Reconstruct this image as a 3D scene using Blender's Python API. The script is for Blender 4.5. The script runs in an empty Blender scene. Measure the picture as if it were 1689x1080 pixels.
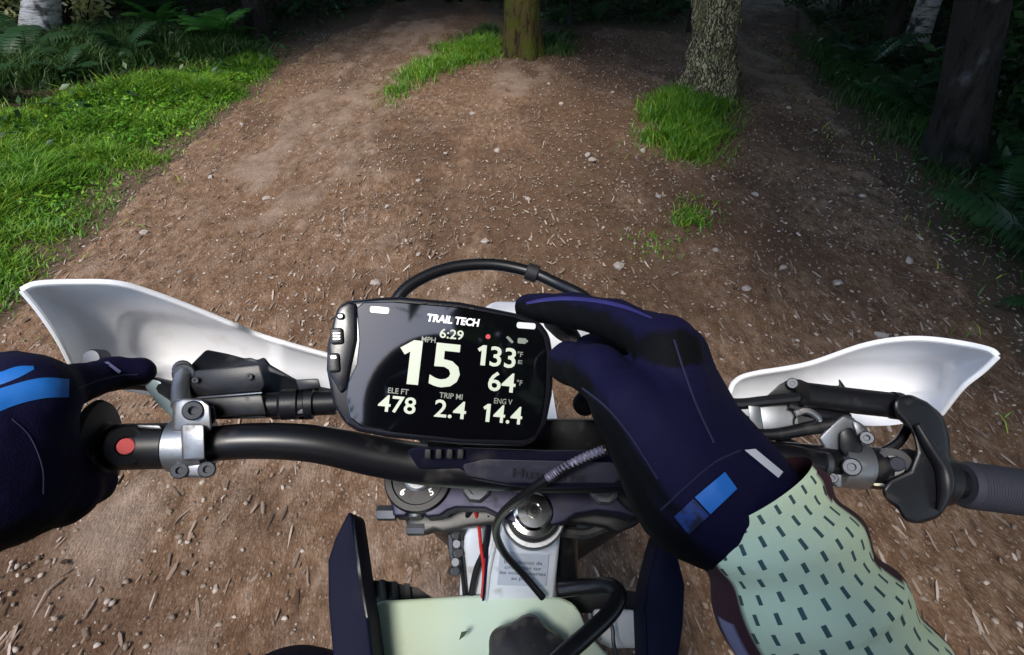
import bpy, bmesh, math, random
import numpy as np
from mathutils import Vector, Matrix
from mathutils.bvhtree import BVHTree

# ------------------------------------------------------------------ camera, sky, sun, exposure
scene = bpy.context.scene
col = scene.collection
PITCH = math.radians(37.0)
FPX = 921.6                                  # focal length in photo pixels (1689 wide)
CAM = np.array([0.0, 0.0, 1.5])
cam_data = bpy.data.cameras.new('camera')
cam_data.sensor_width = 36.0
cam_data.lens = 36.0 * FPX / 1689.0
cam_data.clip_start = 0.02
cam_data.clip_end = 600.0
cam = bpy.data.objects.new('camera', cam_data)
cam.location = CAM
cam.rotation_euler = (math.radians(90) - PITCH, 0, 0)
col.objects.link(cam)
scene.camera = cam

SUN_EL, SUN_AZ = math.radians(54), math.radians(-161)      # azimuth from +Y, clockwise: behind, to the left
EXPO = 1.42
world = bpy.data.worlds.new('World')
scene.world = world
world.use_nodes = True
wn = world.node_tree.nodes
wl = world.node_tree.links
sky = wn.new('ShaderNodeTexSky')
sky.sky_type = 'NISHITA'
sky.sun_disc = False
sky.sun_elevation = SUN_EL
sky.sun_rotation = SUN_AZ
sky.air_density = 1.0
sky.dust_density = .7
wn['Background'].inputs['Strength'].default_value = 0.15
wl.new(sky.outputs['Color'], wn['Background'].inputs['Color'])
sun_data = bpy.data.lights.new('sun', 'SUN')
sun_data.energy = 1.5
sun_data.angle = math.radians(14)
sun_data.color = (1.0, 0.95, 0.87)
sun = bpy.data.objects.new('sun', sun_data)
sd_ = Vector((math.sin(SUN_AZ) * math.cos(SUN_EL), math.cos(SUN_AZ) * math.cos(SUN_EL), math.sin(SUN_EL)))
sun.rotation_euler = (-sd_).to_track_quat('-Z', 'Y').to_euler()
sun.location = (0, 0, 30)
col.objects.link(sun)
scene.view_settings.view_transform = 'Standard'
scene.view_settings.look = 'None'
scene.view_settings.gamma = 1.0
scene.view_settings.use_curve_mapping = False
scene.view_settings.exposure = EXPO
scene.render.engine = 'CYCLES'
scene.cycles.use_denoising = True
scene.cycles.max_bounces = 8
scene.cycles.diffuse_bounces = 4

# ------------------------------------------------------------------ geometry helpers
RNG = np.random.default_rng(7)
random.seed(7)
CP, SP = math.cos(PITCH), math.sin(PITCH)
FWD = np.array([0, CP, -SP]); UP = np.array([0, SP, CP]); RIGHT = np.array([1.0, 0, 0])

def ray(px, py):
    return FWD + RIGHT * ((px - 844.5) / FPX) - UP * ((py - 540.0) / FPX)
def P(px, py, d):            # point seen at a photo pixel, d metres deep
    return CAM + ray(px, py) * d
def PY(px, py, Y):           # same, on the upright plane y = Y
    r = ray(px, py); return CAM + r * (Y / r[1])
def G(px, py, z=0.0):        # same, on the ground
    r = ray(px, py); return CAM + r * ((z - CAM[2]) / r[2])
def PL(px, py, o, n):        # same, on a plane
    r = ray(px, py); return CAM + r * (np.dot(o - CAM, n) / np.dot(r, n))
def nrm(v):
    v = np.asarray(v, float); return v / (np.linalg.norm(v) + 1e-12)

def _h(ix, iy, s):
    n = (ix * 374761393 + iy * 668265263 + s * 974634777) & 0xFFFFFFFF
    n = ((n ^ (n >> 13)) * 1274126177) & 0xFFFFFFFF
    return ((n ^ (n >> 16)) & 0xFFFF) / 65535.0
def vnoise(x, y, s=0):
    x = np.asarray(x, float); y = np.asarray(y, float)
    ix = np.floor(x).astype(np.int64); iy = np.floor(y).astype(np.int64)
    fx = x - ix; fy = y - iy
    fx = fx * fx * (3 - 2 * fx); fy = fy * fy * (3 - 2 * fy)
    a = _h(ix, iy, s); b = _h(ix + 1, iy, s); c = _h(ix, iy + 1, s); d = _h(ix + 1, iy + 1, s)
    return (a * (1 - fx) + b * fx) * (1 - fy) + (c * (1 - fx) + d * fx) * fy
def fbm(x, y, o=4, s=0):
    t = 0; a = 0.5; f = 1.0
    for k in range(o):
        t = t + a * (vnoise(x * f, y * f, s + k * 17) - 0.5); a *= 0.5; f *= 2.03
    return t
def sstep(a, b, x):
    t = np.clip((x - a) / (b - a), 0, 1); return t * t * (3 - 2 * t)

def wloc(o):
    v = np.zeros(3)
    while o is not None:
        v += np.array(o.location); o = o.parent
    return v
def make_mesh(name, verts, faces, smooth=True, sharp=35, attrs=None, uv=None):
    me = bpy.data.meshes.new(name)
    verts = np.asarray(verts, float)
    if isinstance(faces, np.ndarray):
        nf, k = faces.shape
        me.vertices.add(len(verts)); me.vertices.foreach_set('co', verts.ravel())
        me.loops.add(nf * k); me.loops.foreach_set('vertex_index', faces.ravel().astype(np.int32))
        me.polygons.add(nf); me.polygons.foreach_set('loop_start', np.arange(0, nf * k, k, dtype=np.int32))
        me.update(calc_edges=True); me.validate()
    else:
        me.from_pydata([tuple(v) for v in verts], [], [tuple(f) for f in faces]); me.update()
    if smooth:
        me.polygons.foreach_set('use_smooth', np.ones(len(me.polygons), bool))
        if sharp: me.set_sharp_from_angle(angle=math.radians(sharp))
    if attrs:
        for k_, v in attrs.items():
            a = me.attributes.new(k_, 'FLOAT', 'POINT'); a.data.foreach_set('value', np.asarray(v, np.float32))
    if uv is not None:
        l = me.uv_layers.new(name='UVMap')
        vi = np.zeros(len(me.loops), np.int32); me.loops.foreach_get('vertex_index', vi)
        l.data.foreach_set('uv', np.asarray(uv, np.float32)[vi].ravel())
    return me
def part(name, vf, mat, parent=None, label=None, smooth=True, sharp=35, attrs=None, uv=None):
    """a mesh object; vertices are given in world space"""
    me = make_mesh(name, vf[0], vf[1], smooth, sharp, attrs, uv)
    o = bpy.data.objects.new(name, me)
    me.materials.append(mat)
    col.objects.link(o)
    if parent is not None:
        o.parent = parent; o.location = -wloc(parent)
    if label: o['label'] = label
    return o
def empty(name, loc, label, cat, group=None, rz=0):
    o = bpy.data.objects.new(name, None); o.location = loc; o.rotation_euler = (0, 0, rz)
    o.empty_display_size = 0.1; col.objects.link(o)
    o['label'] = label; o['category'] = cat
    if group: o['group'] = group
    return o
def tag(o, label=None, cat=None, group=None, kind=None):
    if label: o['label'] = label
    if cat: o['category'] = cat
    if group: o['group'] = group
    if kind: o['kind'] = kind
    return o
def merge(*vfs):
    V = []; F = []; n = 0
    for v, f in vfs:
        V.extend([tuple(p) for p in v]); F.extend([tuple(i + n for i in q) for q in f]); n += len(v)
    return V, F
def catmull(pts, m):
    pts = np.asarray(pts, float); n = len(pts)
    if n == 2:
        t = np.linspace(0, 1, m)[:, None]; return pts[0] * (1 - t) + pts[1] * t
    Q = np.vstack([2 * pts[0] - pts[1], pts, 2 * pts[-1] - pts[-2]])
    out = []
    for u in np.linspace(0, n - 1 - 1e-9, m):
        i = int(u); t = u - i
        p0, p1, p2, p3 = Q[i:i + 4]
        out.append(0.5 * (2 * p1 + (p2 - p0) * t + (2 * p0 - 5 * p1 + 4 * p2 - p3) * t * t + (3 * p1 - p0 - 3 * p2 + p3) * t ** 3))
    return np.array(out)
def tube(pts, r, n=12, m=None, cap=True, ref=None, prof=None):
    """round bar along a smooth path; r is a number or one radius per given point"""
    pts = np.asarray(pts, float)
    if np.isscalar(r): r = [r] * len(pts)
    q = catmull(np.column_stack([pts, r]), m or max(2, (len(pts) - 1) * 6 + 1))
    c = q[:, :3]; rr = q[:, 3]
    T = np.gradient(c, axis=0); T /= np.linalg.norm(T, axis=1)[:, None] + 1e-12
    a = np.array(ref if ref is not None else ([0, 0, 1] if abs(T[0][2]) < 0.9 else [1, 0, 0]), float)
    V = []; F = []
    for i in range(len(c)):
        a = nrm(a - T[i] * np.dot(a, T[i])); b = np.cross(T[i], a)
        for k in range(n):
            th = 2 * math.pi * k / n
            s = rr[i] * (prof(th, i / (len(c) - 1)) if prof else 1)
            V.append(c[i] + (a * math.cos(th) + b * math.sin(th)) * s)
    for i in range(len(c) - 1):
        for k in range(n):
            F.append((i * n + k, i * n + (k + 1) % n, (i + 1) * n + (k + 1) % n, (i + 1) * n + k))
    if cap:
        F.append(tuple(range(n))[::-1]); F.append(tuple((len(c) - 1) * n + k for k in range(n)))
    return V, F
def lathe(o, axis, prof, n=24, lobes=0, lob=0.0):
    """turned piece: prof = [(radius, height along axis), ...]"""
    o = np.asarray(o, float); ax = nrm(axis)
    a = nrm(np.cross(ax, [0.31, 0.2, 0.93])); b = np.cross(ax, a)
    V = []; F = []
    for r, h in prof:
        for k in range(n):
            th = 2 * math.pi * k / n
            s = r * (1 + lob * math.cos(lobes * th))
            V.append(o + ax * h + (a * math.cos(th) + b * math.sin(th)) * s)
    for i in range(len(prof) - 1):
        for k in range(n):
            F.append((i * n + k, i * n + (k + 1) % n, (i + 1) * n + (k + 1) % n, (i + 1) * n + k))
    F.append(tuple(range(n))[::-1]); F.append(tuple((len(prof) - 1) * n + k for k in range(n)))
    return V, F
def bevelled(V, F, w, seg=2, ang=25):
    bm = bmesh.new()
    vs = [bm.verts.new(tuple(v)) for v in V]
    for f in F:
        try: bm.faces.new([vs[i] for i in f])
        except ValueError: pass
    bmesh.ops.recalc_face_normals(bm, faces=bm.faces)
    if w > 0:
        es = [e for e in bm.edges if len(e.link_faces) == 2 and e.calc_face_angle(0) > math.radians(ang)]
        bmesh.ops.bevel(bm, geom=es, offset=w, segments=seg, affect='EDGES', profile=0.5, clamp_overlap=True)
    big = [f for f in bm.faces if len(f.verts) > 4]
    if big: bmesh.ops.triangulate(bm, faces=big)
    bm.verts.index_update()
    V2 = [np.array(v.co) for v in bm.verts]; F2 = [tuple(v.index for v in f.verts) for f in bm.faces]
    bm.free(); return V2, F2
def slab(pts, off, w=0.0015, seg=2, smooth_pts=0):
    """plate: a closed outline in space and the vector of its thickness, edges rounded"""
    pts = np.asarray(pts, float)
    if smooth_pts:
        pts = catmull(np.vstack([pts, pts[:1]]), smooth_pts)[:-1]
    n = len(pts); V = list(pts) + list(pts + np.asarray(off, float))
    F = [tuple(range(n)), tuple(range(2 * n - 1, n - 1, -1))]
    F += [(i, n + i, n + (i + 1) % n, (i + 1) % n) for i in range(n)]
    return bevelled(V, F, w, seg)
def pslab(pix, d, thick, w=0.0015, seg=2, smooth_pts=0):
    """plate facing the rider: pixels with a depth each (or one for all)"""
    pts = [P(p[0], p[1], p[2] if len(p) > 2 else d) for p in pix]
    c = np.mean([(p[0], p[1]) for p in pix], axis=0)
    return slab(pts, nrm(ray(*c)) * thick, w, seg, smooth_pts)
def bolt(px, py, d, r, h=0.004, axis=None, n=16):
    o = P(px, py, d); ax = nrm(CAM - o) if axis is None else nrm(axis)
    return lathe(o, ax, [(r, -0.006), (r, h * 0.7), (r * 0.85, h), (r * 0.45, h), (r * 0.4, h * 0.4)], n)

def surface_nets(v, org, h):
    nx, ny, nz = v.shape
    s = v < 0
    cnt = np.zeros((nx - 1, ny - 1, nz - 1), np.int8)
    cs = [(i, j, k) for i in (0, 1) for j in (0, 1) for k in (0, 1)]
    for i, j, k in cs: cnt += s[i:nx - 1 + i, j:ny - 1 + j, k:nz - 1 + k]
    mask = (cnt > 0) & (cnt < 8)
    idx = -np.ones(mask.shape, np.int64); I = np.argwhere(mask); idx[mask] = np.arange(len(I))
    acc = np.zeros((len(I), 3)); n = np.zeros(len(I))
    for a in cs:
        for ax in range(3):
            if a[ax]: continue
            b = list(a); b[ax] = 1
            va = v[I[:, 0] + a[0], I[:, 1] + a[1], I[:, 2] + a[2]]; vb = v[I[:, 0] + b[0], I[:, 1] + b[1], I[:, 2] + b[2]]
            cr = (va < 0) != (vb < 0); t = np.where(cr, va / np.where(va == vb, 1, va - vb), 0)
            p = np.array(a, float)[None] + t[:, None] * (np.array(b) - np.array(a))[None]
            acc += np.where(cr[:, None], p, 0); n += cr
    V = org + h * (I + acc / n[:, None])
    F = []
    for ax in range(3):
        sl0 = [slice(None)] * 3; sl1 = [slice(None)] * 3
        sl0[ax] = slice(0, -1); sl1[ax] = slice(1, None)
        e = s[tuple(sl0)] != s[tuple(sl1)]
        E = np.argwhere(e)
        u, w_ = [(1, 2), (2, 0), (0, 1)][ax]
        ok = (E[:, u] > 0) & (E[:, w_] > 0) & (E[:, u] < v.shape[u] - 1) & (E[:, w_] < v.shape[w_] - 1)
        E = E[ok]
        def cell(du, dw):
            C = E.copy(); C[:, u] += du; C[:, w_] += dw; return idx[C[:, 0], C[:, 1], C[:, 2]]
        q = np.stack([cell(-1, -1), cell(0, -1), cell(0, 0), cell(-1, 0)], 1)
        flip = ~s[E[:, 0], E[:, 1], E[:, 2]]
        q[flip] = q[flip][:, ::-1]
        F.append(q)
    F = np.vstack(F); F = F[(F >= 0).all(1)]
    return V, F
def cone_sd(X, a, b, ra, rb):
    a = np.asarray(a, float); ba = np.asarray(b, float) - a
    t = np.clip(((X - a) @ ba) / (ba @ ba + 1e-12), 0, 1)
    return np.linalg.norm(X - a - t[..., None] * ba, axis=-1) - (ra + (rb - ra) * t)
def smin(a, b, k):
    h = np.clip(0.5 + 0.5 * (b - a) / k, 0, 1)
    return b * (1 - h) + a * h - k * h * (1 - h)
def sdf_body(groups, h, k_group=0.012, wrinkle=None):
    """one continuous skin round groups of tapered limbs; each group blends inside itself, then with the rest"""
    pts = np.array([p for g, k in groups for seg in g for p in (seg[0], seg[1])])
    rad = max(max(seg[2], seg[3]) for g, k in groups for seg in g) + 4 * h
    lo = pts.min(0) - rad; hi = pts.max(0) + rad
    ns = np.ceil((hi - lo) / h).astype(int) + 1
    ax = [lo[i] + h * np.arange(ns[i]) for i in range(3)]
    X = np.stack(np.meshgrid(*ax, indexing='ij'), -1)
    tot = None
    for g, k in groups:
        d = None
        for seg in g:
            e = cone_sd(X, *seg); d = e if d is None else smin(d, e, k)
        tot = d if tot is None else smin(tot, d, k_group)
    if wrinkle is not None: tot = tot + wrinkle(X)
    return surface_nets(tot, lo, h)

def text_mesh(txt, size, bold=0.0, shear=0.0, depth=0.0, align='CENTER', sx=1.0):
    c = bpy.data.curves.new('t', 'FONT'); c.body = txt; c.size = size; c.align_x = align; c.align_y = 'CENTER'
    c.offset = bold * size; c.shear = shear; c.extrude = depth; c.resolution_u = 3
    o = bpy.data.objects.new('t', c); col.objects.link(o)
    dg = bpy.context.evaluated_depsgraph_get()
    me = o.evaluated_get(dg).to_mesh()
    V = np.array([tuple(v.co) for v in me.vertices]); F = [tuple(p.vertices) for p in me.polygons]
    o.evaluated_get(dg).to_mesh_clear(); bpy.data.objects.remove(o); bpy.data.curves.remove(c)
    if len(V): V[:, 0] *= sx
    return V, F
def place2d(vf, o, u, v, w, lift=0.0):
    V, F = vf
    return [np.asarray(o) + u * p[0] + v * p[1] + w * (p[2] + lift) for p in V], F
def decal(quad, bvh, lift=0.0008, thick=0.0006, nu=14, nv=6, far=None):
    """thin patch laid on a surface: its four photo corners are dropped onto the mesh"""
    q = [np.array(c, float) for c in quad]; top = []; ok = True
    for j in range(nv + 1):
        for i in range(nu + 1):
            s, t = i / nu, j / nv
            p = (q[0] * (1 - s) + q[1] * s) * (1 - t) + (q[3] * (1 - s) + q[2] * s) * t
            r = nrm(ray(*p)); hit = bvh.ray_cast(Vector(CAM), Vector(r))
            top.append((np.array(hit[0]) - r * lift) if hit[0] is not None else None)
    known = [p for p in top if p is not None]; dm = np.median([np.linalg.norm(p - CAM) for p in known])
    for n_ in range(len(top)):
        if top[n_] is None:
            i, j = n_ % (nu + 1), n_ // (nu + 1); s, t = i / nu, j / nv
            p = (q[0] * (1 - s) + q[1] * s) * (1 - t) + (q[3] * (1 - s) + q[2] * s) * t
            best = min(known, key=lambda k_: np.linalg.norm(nrm(k_ - CAM) - nrm(ray(*p))))
            top[n_] = CAM + nrm(ray(*p)) * np.linalg.norm(best - CAM)
    V = top + [p + nrm(p - CAM) * thick for p in top]; m = len(top); F = []
    for j in range(nv):
        for i in range(nu):
            a = j * (nu + 1) + i; F.append((a, a + nu + 1, a + nu + 2, a + 1))
    return V, F
def ribbon(path, w, bvh, lift=.001, thick=.0008, n=28, nv=4):
    """narrow strip that follows a path over a surface; half width in photo pixels"""
    q = catmull([(p[0], p[1], ww) for p, ww in zip(path, w)], n + 1); t = np.gradient(q[:, :2], axis=0); t /= np.linalg.norm(t, axis=1)[:, None]
    V = []; last = None
    for i in range(n + 1):
        for j in range(nv + 1):
            s = 2 * j / nv - 1; p = q[i, :2] + np.array([-t[i, 1], t[i, 0]]) * s * q[i, 2]
            r = nrm(ray(*p)); hit = bvh.ray_cast(Vector(CAM), Vector(r))
            dist = np.linalg.norm(np.array(hit[0]) - CAM) if hit[0] is not None else (last or .3)
            if last is not None and abs(dist - last) > .02: dist = last
            last = dist; V.append(CAM + r * (dist - lift * (1 - .6 * abs(s))))
    F = [(i * (nv + 1) + j, i * (nv + 1) + j + 1, (i + 1) * (nv + 1) + j + 1, (i + 1) * (nv + 1) + j) for i in range(n) for j in range(nv)]
    return V, F
def bvh_of(vf):
    return BVHTree.FromPolygons([tuple(v) for v in vf[0]], [tuple(int(i) for i in f) for f in vf[1]])

# ------------------------------------------------------------------ materials
def mat(name, base=(.5, .5, .5), rough=0.5, metal=0.0, spec=0.5, var=None, bump=None, coat=0.0, dust=None, sheen=0.0, trans=0.0):
    """var=(colour2, scale, lo, hi)  bump=(scale, strength, distance)  dust=(colour, scale, lo, hi)"""
    m = bpy.data.materials.new(name); m.use_nodes = True
    nt = m.node_tree; N = nt.nodes; L = nt.links; b = N['Principled BSDF']
    b.inputs['Base Color'].default_value = (*base, 1); b.inputs['Roughness'].default_value = rough
    b.inputs['Metallic'].default_value = metal; b.inputs['Specular IOR Level'].default_value = spec
    b.inputs['Coat Weight'].default_value = coat; b.inputs['Coat Roughness'].default_value = 0.05
    if sheen:
        b.inputs['Sheen Weight'].default_value = sheen; b.inputs['Sheen Roughness'].default_value = 0.4
    tc = N.new('ShaderNodeTexCoord'); src = None
    for lay in (var, dust):
        if not lay: continue
        nz = N.new('ShaderNodeTexNoise'); nz.inputs['Scale'].default_value = lay[1]; nz.inputs['Detail'].default_value = 6
        L.new(tc.outputs['Object'], nz.inputs['Vector'])
        mr = N.new('ShaderNodeMapRange'); mr.inputs['From Min'].default_value = lay[2]; mr.inputs['From Max'].default_value = lay[3]
        L.new(nz.outputs['Fac'], mr.inputs['Value'])
        mx = N.new('ShaderNodeMix'); mx.data_type = 'RGBA'
        if src is None: mx.inputs['A'].default_value = (*base, 1)
        else: L.new(src, mx.inputs['A'])
        mx.inputs['B'].default_value = (*lay[0], 1)
        L.new(mr.outputs['Result'], mx.inputs['Factor']); src = mx.outputs['Result']
        if lay is dust:
            rr = N.new('ShaderNodeMapRange'); L.new(mr.outputs['Result'], rr.inputs['Value'])
            rr.inputs['To Min'].default_value = rough; rr.inputs['To Max'].default_value = 0.85
            L.new(rr.outputs['Result'], b.inputs['Roughness'])
    if src is not None: L.new(src, b.inputs['Base Color'])
    if bump:
        nz = N.new('ShaderNodeTexNoise'); nz.inputs['Scale'].default_value = bump[0]; nz.inputs['Detail'].default_value = 4
        L.new(tc.outputs['Object'], nz.inputs['Vector'])
        bp = N.new('ShaderNodeBump'); bp.inputs['Strength'].default_value = bump[1]; bp.inputs['Distance'].default_value = bump[2]
        L.new(nz.outputs['Fac'], bp.inputs['Height']); L.new(bp.outputs['Normal'], b.inputs['Normal'])
    if trans:
        tr = N.new('ShaderNodeBsdfTranslucent'); ms = N.new('ShaderNodeMixShader'); ms.inputs[0].default_value = trans
        if src is not None: L.new(src, tr.inputs['Color'])
        else: tr.inputs['Color'].default_value = (*base, 1)
        L.new(b.outputs[0], ms.inputs[1]); L.new(tr.outputs[0], ms.inputs[2]); L.new(ms.outputs[0], N['Material Output'].inputs['Surface'])
    return m
def leaf_mat(name, c1, c2, c3, rough=0.45, trans=0.3):
    """leaf colour from each leaf's own 'tone' value"""
    m = mat(name, c1, rough)
    nt = m.node_tree; N = nt.nodes; L = nt.links; b = N['Principled BSDF']
    at = N.new('ShaderNodeAttribute'); at.attribute_name = 'tone'
    cr = N.new('ShaderNodeValToRGB'); e = cr.color_ramp.elements
    e[0].color = (*c1, 1); e[1].color = (*c3, 1); k = e.new(0.55); k.color = (*c2, 1)
    L.new(at.outputs['Fac'], cr.inputs['Fac']); L.new(cr.outputs['Color'], b.inputs['Base Color'])
    tr = N.new('ShaderNodeBsdfTranslucent'); L.new(cr.outputs['Color'], tr.inputs['Color'])
    ms = N.new('ShaderNodeMixShader'); ms.inputs[0].default_value = trans
    L.new(b.outputs[0], ms.inputs[1]); L.new(tr.outputs[0], ms.inputs[2]); L.new(ms.outputs[0], N['Material Output'].inputs['Surface'])
    return m
def two_tone(name, attr, base, ink, rough=0.7, bump=(400, .4, .0006), sheen=0.0, var=None):
    m = mat(name, base, rough, spec=.12, bump=bump, sheen=sheen, var=var)
    nt = m.node_tree; N = nt.nodes; L = nt.links; b = N['Principled BSDF']
    at = N.new('ShaderNodeAttribute'); at.attribute_name = attr
    mx = N.new('ShaderNodeMix'); mx.data_type = 'RGBA'
    lk = b.inputs['Base Color'].links
    if lk: L.new(lk[0].from_socket, mx.inputs['A'])
    else: mx.inputs['A'].default_value = (*base, 1)
    mx.inputs['B'].default_value = (*ink, 1)
    L.new(at.outputs['Fac'], mx.inputs['Factor']); L.new(mx.outputs['Result'], b.inputs['Base Color'])
    return m
def glow(name, c, s):
    m = bpy.data.materials.new(name); m.use_nodes = True; b = m.node_tree.nodes['Principled BSDF']
    b.inputs['Base Color'].default_value = (0.02, 0.02, 0.02, 1); b.inputs['Emission Color'].default_value = (*c, 1)
    b.inputs['Emission Strength'].default_value = s; b.inputs['Roughness'].default_value = 0.3
    return m

M = {}
M['black'] = mat('black_plastic', (.006, .006, .008), .40, spec=.4, bump=(900, .15, .0004), dust=((.05, .043, .036), 60, .58, .9))
M['bar'] = mat('black_anodised_bar', (.005, .005, .007), .34, metal=.0, spec=.45, dust=((.04, .035, .03), 40, .62, .9))
M['navy'] = mat('navy_plastic', (.0035, .0045, .018), .65, spec=.10, bump=(700, .12, .0004), dust=((.03, .027, .03), 45, .64, .95))
M['clamp'] = mat('anodised_clamp', (.010, .010, .030), .45, metal=.5, dust=((.04, .036, .034), 60, .6, .9))
M['silver'] = mat('cast_aluminium', (.30, .31, .33), .42, metal=.9, bump=(800, .15, .0004), dust=((.20, .17, .14), 90, .55, .8))
M['chrome'] = mat('polished_steel', (.60, .61, .63), .14, metal=1.0)
M['bolt'] = mat('zinc_bolt', (.13, .135, .15), .55, metal=1.0, bump=(600, .2, .0005))
M['white'] = mat('white_plastic', (.86, .86, .88), .36, spec=.45, bump=(300, .05, .0004), dust=((.52, .47, .42), 28, .62, .98), trans=.15)
M['rubber'] = mat('black_rubber', (.009, .009, .011), .65, bump=(500, .2, .0005), dust=((.08, .07, .06), 50, .55, .9))
M['grip'] = mat('grey_blue_grip_rubber', (.016, .017, .028), .75, bump=(700, .3, .0006))
M['tank'] = mat('pale_green_tank_plastic', (.52, .66, .56), .45, spec=.3, var=((.56, .63, .44), 9, .4, .7), bump=(220, .08, .0006), dust=((.33, .36, .18), 20, .63, .9), trans=.2)
M['frame'] = mat('silver_frame_paint', (.62, .66, .74), .36, metal=.2, dust=((.25, .21, .17), 70, .58, .85))
M['sticker'] = mat('grey_sticker', (.36, .40, .48), .45, dust=((.3, .27, .22), 60, .6, .9))
M['ink'] = mat('printed_ink', (.03, .035, .06), .6)
M['hose'] = mat('black_hose', (.006, .006, .008), .36, spec=.4)
M['red'] = mat('red_wire', (.45, .02, .02), .4)
M['kill'] = mat('red_kill_button', (.60, .10, .10), .45)
M['screen'] = mat('screen_glass', (.002, .002, .003), .04, spec=1.0, bump=(55, .012, .0006))
M['bezel'] = mat('display_housing', (.007, .007, .011), .24, spec=.5, bump=(700, .06, .0003))
M['digit'] = glow('screen_digits', (.86, .94, .76), .85 / 2 ** EXPO)
M['digit_dim'] = glow('screen_labels', (.55, .60, .50), .45 / 2 ** EXPO)
M['rec'] = glow('screen_red_dot', (.9, .03, .05), .8 / 2 ** EXPO)
M['print'] = mat('silver_print', (.62, .62, .64), .35, metal=.5)
M['blueprint'] = mat('blue_glove_print', (.008, .13, .46), .55, bump=(500, .2, .0004))
M['lime'] = mat('yellow_white_sticker', (.75, .74, .52), .5)
M['spoke'] = mat('spoke_steel', (.4, .4, .42), .4, metal=1.0)
M['clear'] = mat('smoked_clear_plastic', (.25, .32, .33), .15, spec=.6)

# ------------------------------------------------------------------ the ground and the trail
LEFT_EDGE = [(-260, 800), (-120, 665), (20, 530), (100, 445), (180, 365), (250, 300), (310, 245), (390, 175), (468, 112), (520, 75), (590, 42)]
TOP_EDGE = [(680, 20), (790, 22), (838, 60), (862, 92), (930, 62), (1000, 45), (1110, 55), (1190, 42), (1235, 30)]
RIGHT_EDGE = [(1290, 52), (1302, 92), (1345, 150), (1420, 225), (1480, 300), (1545, 385), (1610, 475), (1690, 590), (1790, 720), (1960, 900)]
_poly = np.array([G(*p)[:2] for p in LEFT_EDGE + TOP_EDGE + RIGHT_EDGE])
_poly = np.vstack([_poly, [[2.3, -6], [-2.3, -6]]])
CORR = [(np.array([G(700, 45)[:2], [-1.6, 15.0], [-5.0, 21.0], [-12, 27.0]]), 1.0),
        (np.array([G(1250, 80)[:2], [5.6, 14.0], [7.0, 20.0], [6.0, 30.0]]), 0.55),
        (np.array([[0, -5.0], [-.5, -14.0], [-3, -30.0]]), 2.0)]
def seg_dist(x, y, pts, closed):
    d = np.full(np.shape(x), 1e9); n = len(pts)
    for i in range(n if closed else n - 1):
        a = pts[i]; b = pts[(i + 1) % n]; ex, ey = b - a
        t = np.clip(((x - a[0]) * ex + (y - a[1]) * ey) / (ex * ex + ey * ey + 1e-9), 0, 1)
        d = np.minimum(d, np.hypot(x - a[0] - t * ex, y - a[1] - t * ey))
    return d
def inside(x, y, pts):
    c = np.zeros(np.shape(x), bool); n = len(pts); j = n - 1
    for i in range(n):
        xi, yi = pts[i]; xj, yj = pts[j]
        c ^= ((yi > y) != (yj > y)) & (x < (xj - xi) * (y - yi) / (yj - yi + 1e-12) + xi); j = i
    return c
def trail_sd(x, y):                      # > 0 on the trail, metres to its edge
    x = np.asarray(x, float); y = np.asarray(y, float)
    d = seg_dist(x, y, _poly, True); d = np.where(inside(x, y, _poly), d, -d)
    for pts, w in CORR: d = np.maximum(d, w - seg_dist(x, y, pts, False))
    return d + 0.16 * fbm(x * 2.2, y * 2.2, 3, 5) + 0.10 * fbm(x * 9, y * 9, 2, 9)
def H(x, y, sd=None):                    # height of the forest floor
    x = np.asarray(x, float); y = np.asarray(y, float)
    if sd is None: sd = trail_sd(x, y)
    out = sstep(0, 2.2, -sd)
    left = sstep(1, -2, x)
    h = out * (0.06 + 0.22 * left) + 0.10 * fbm(x * .5, y * .5, 3, 1) * (0.3 + out) + 0.03 * fbm(x * 3, y * 3, 3, 2)
    r = np.hypot(x, y)
    return h + 1.2 * fbm(x * .05, y * .05, 3, 3) * sstep(12, 40, r) + 2.5 * sstep(20, 120, r)

def grid_mesh(xs, ys):
    X, Y = np.meshgrid(xs, ys, indexing='xy'); nx, ny = len(xs), len(ys)
    a = (np.arange(ny - 1)[:, None] * nx + np.arange(nx - 1)[None]).ravel()
    return X.ravel(), Y.ravel(), np.stack([a, a + 1, a + nx + 1, a + nx], 1)

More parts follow.
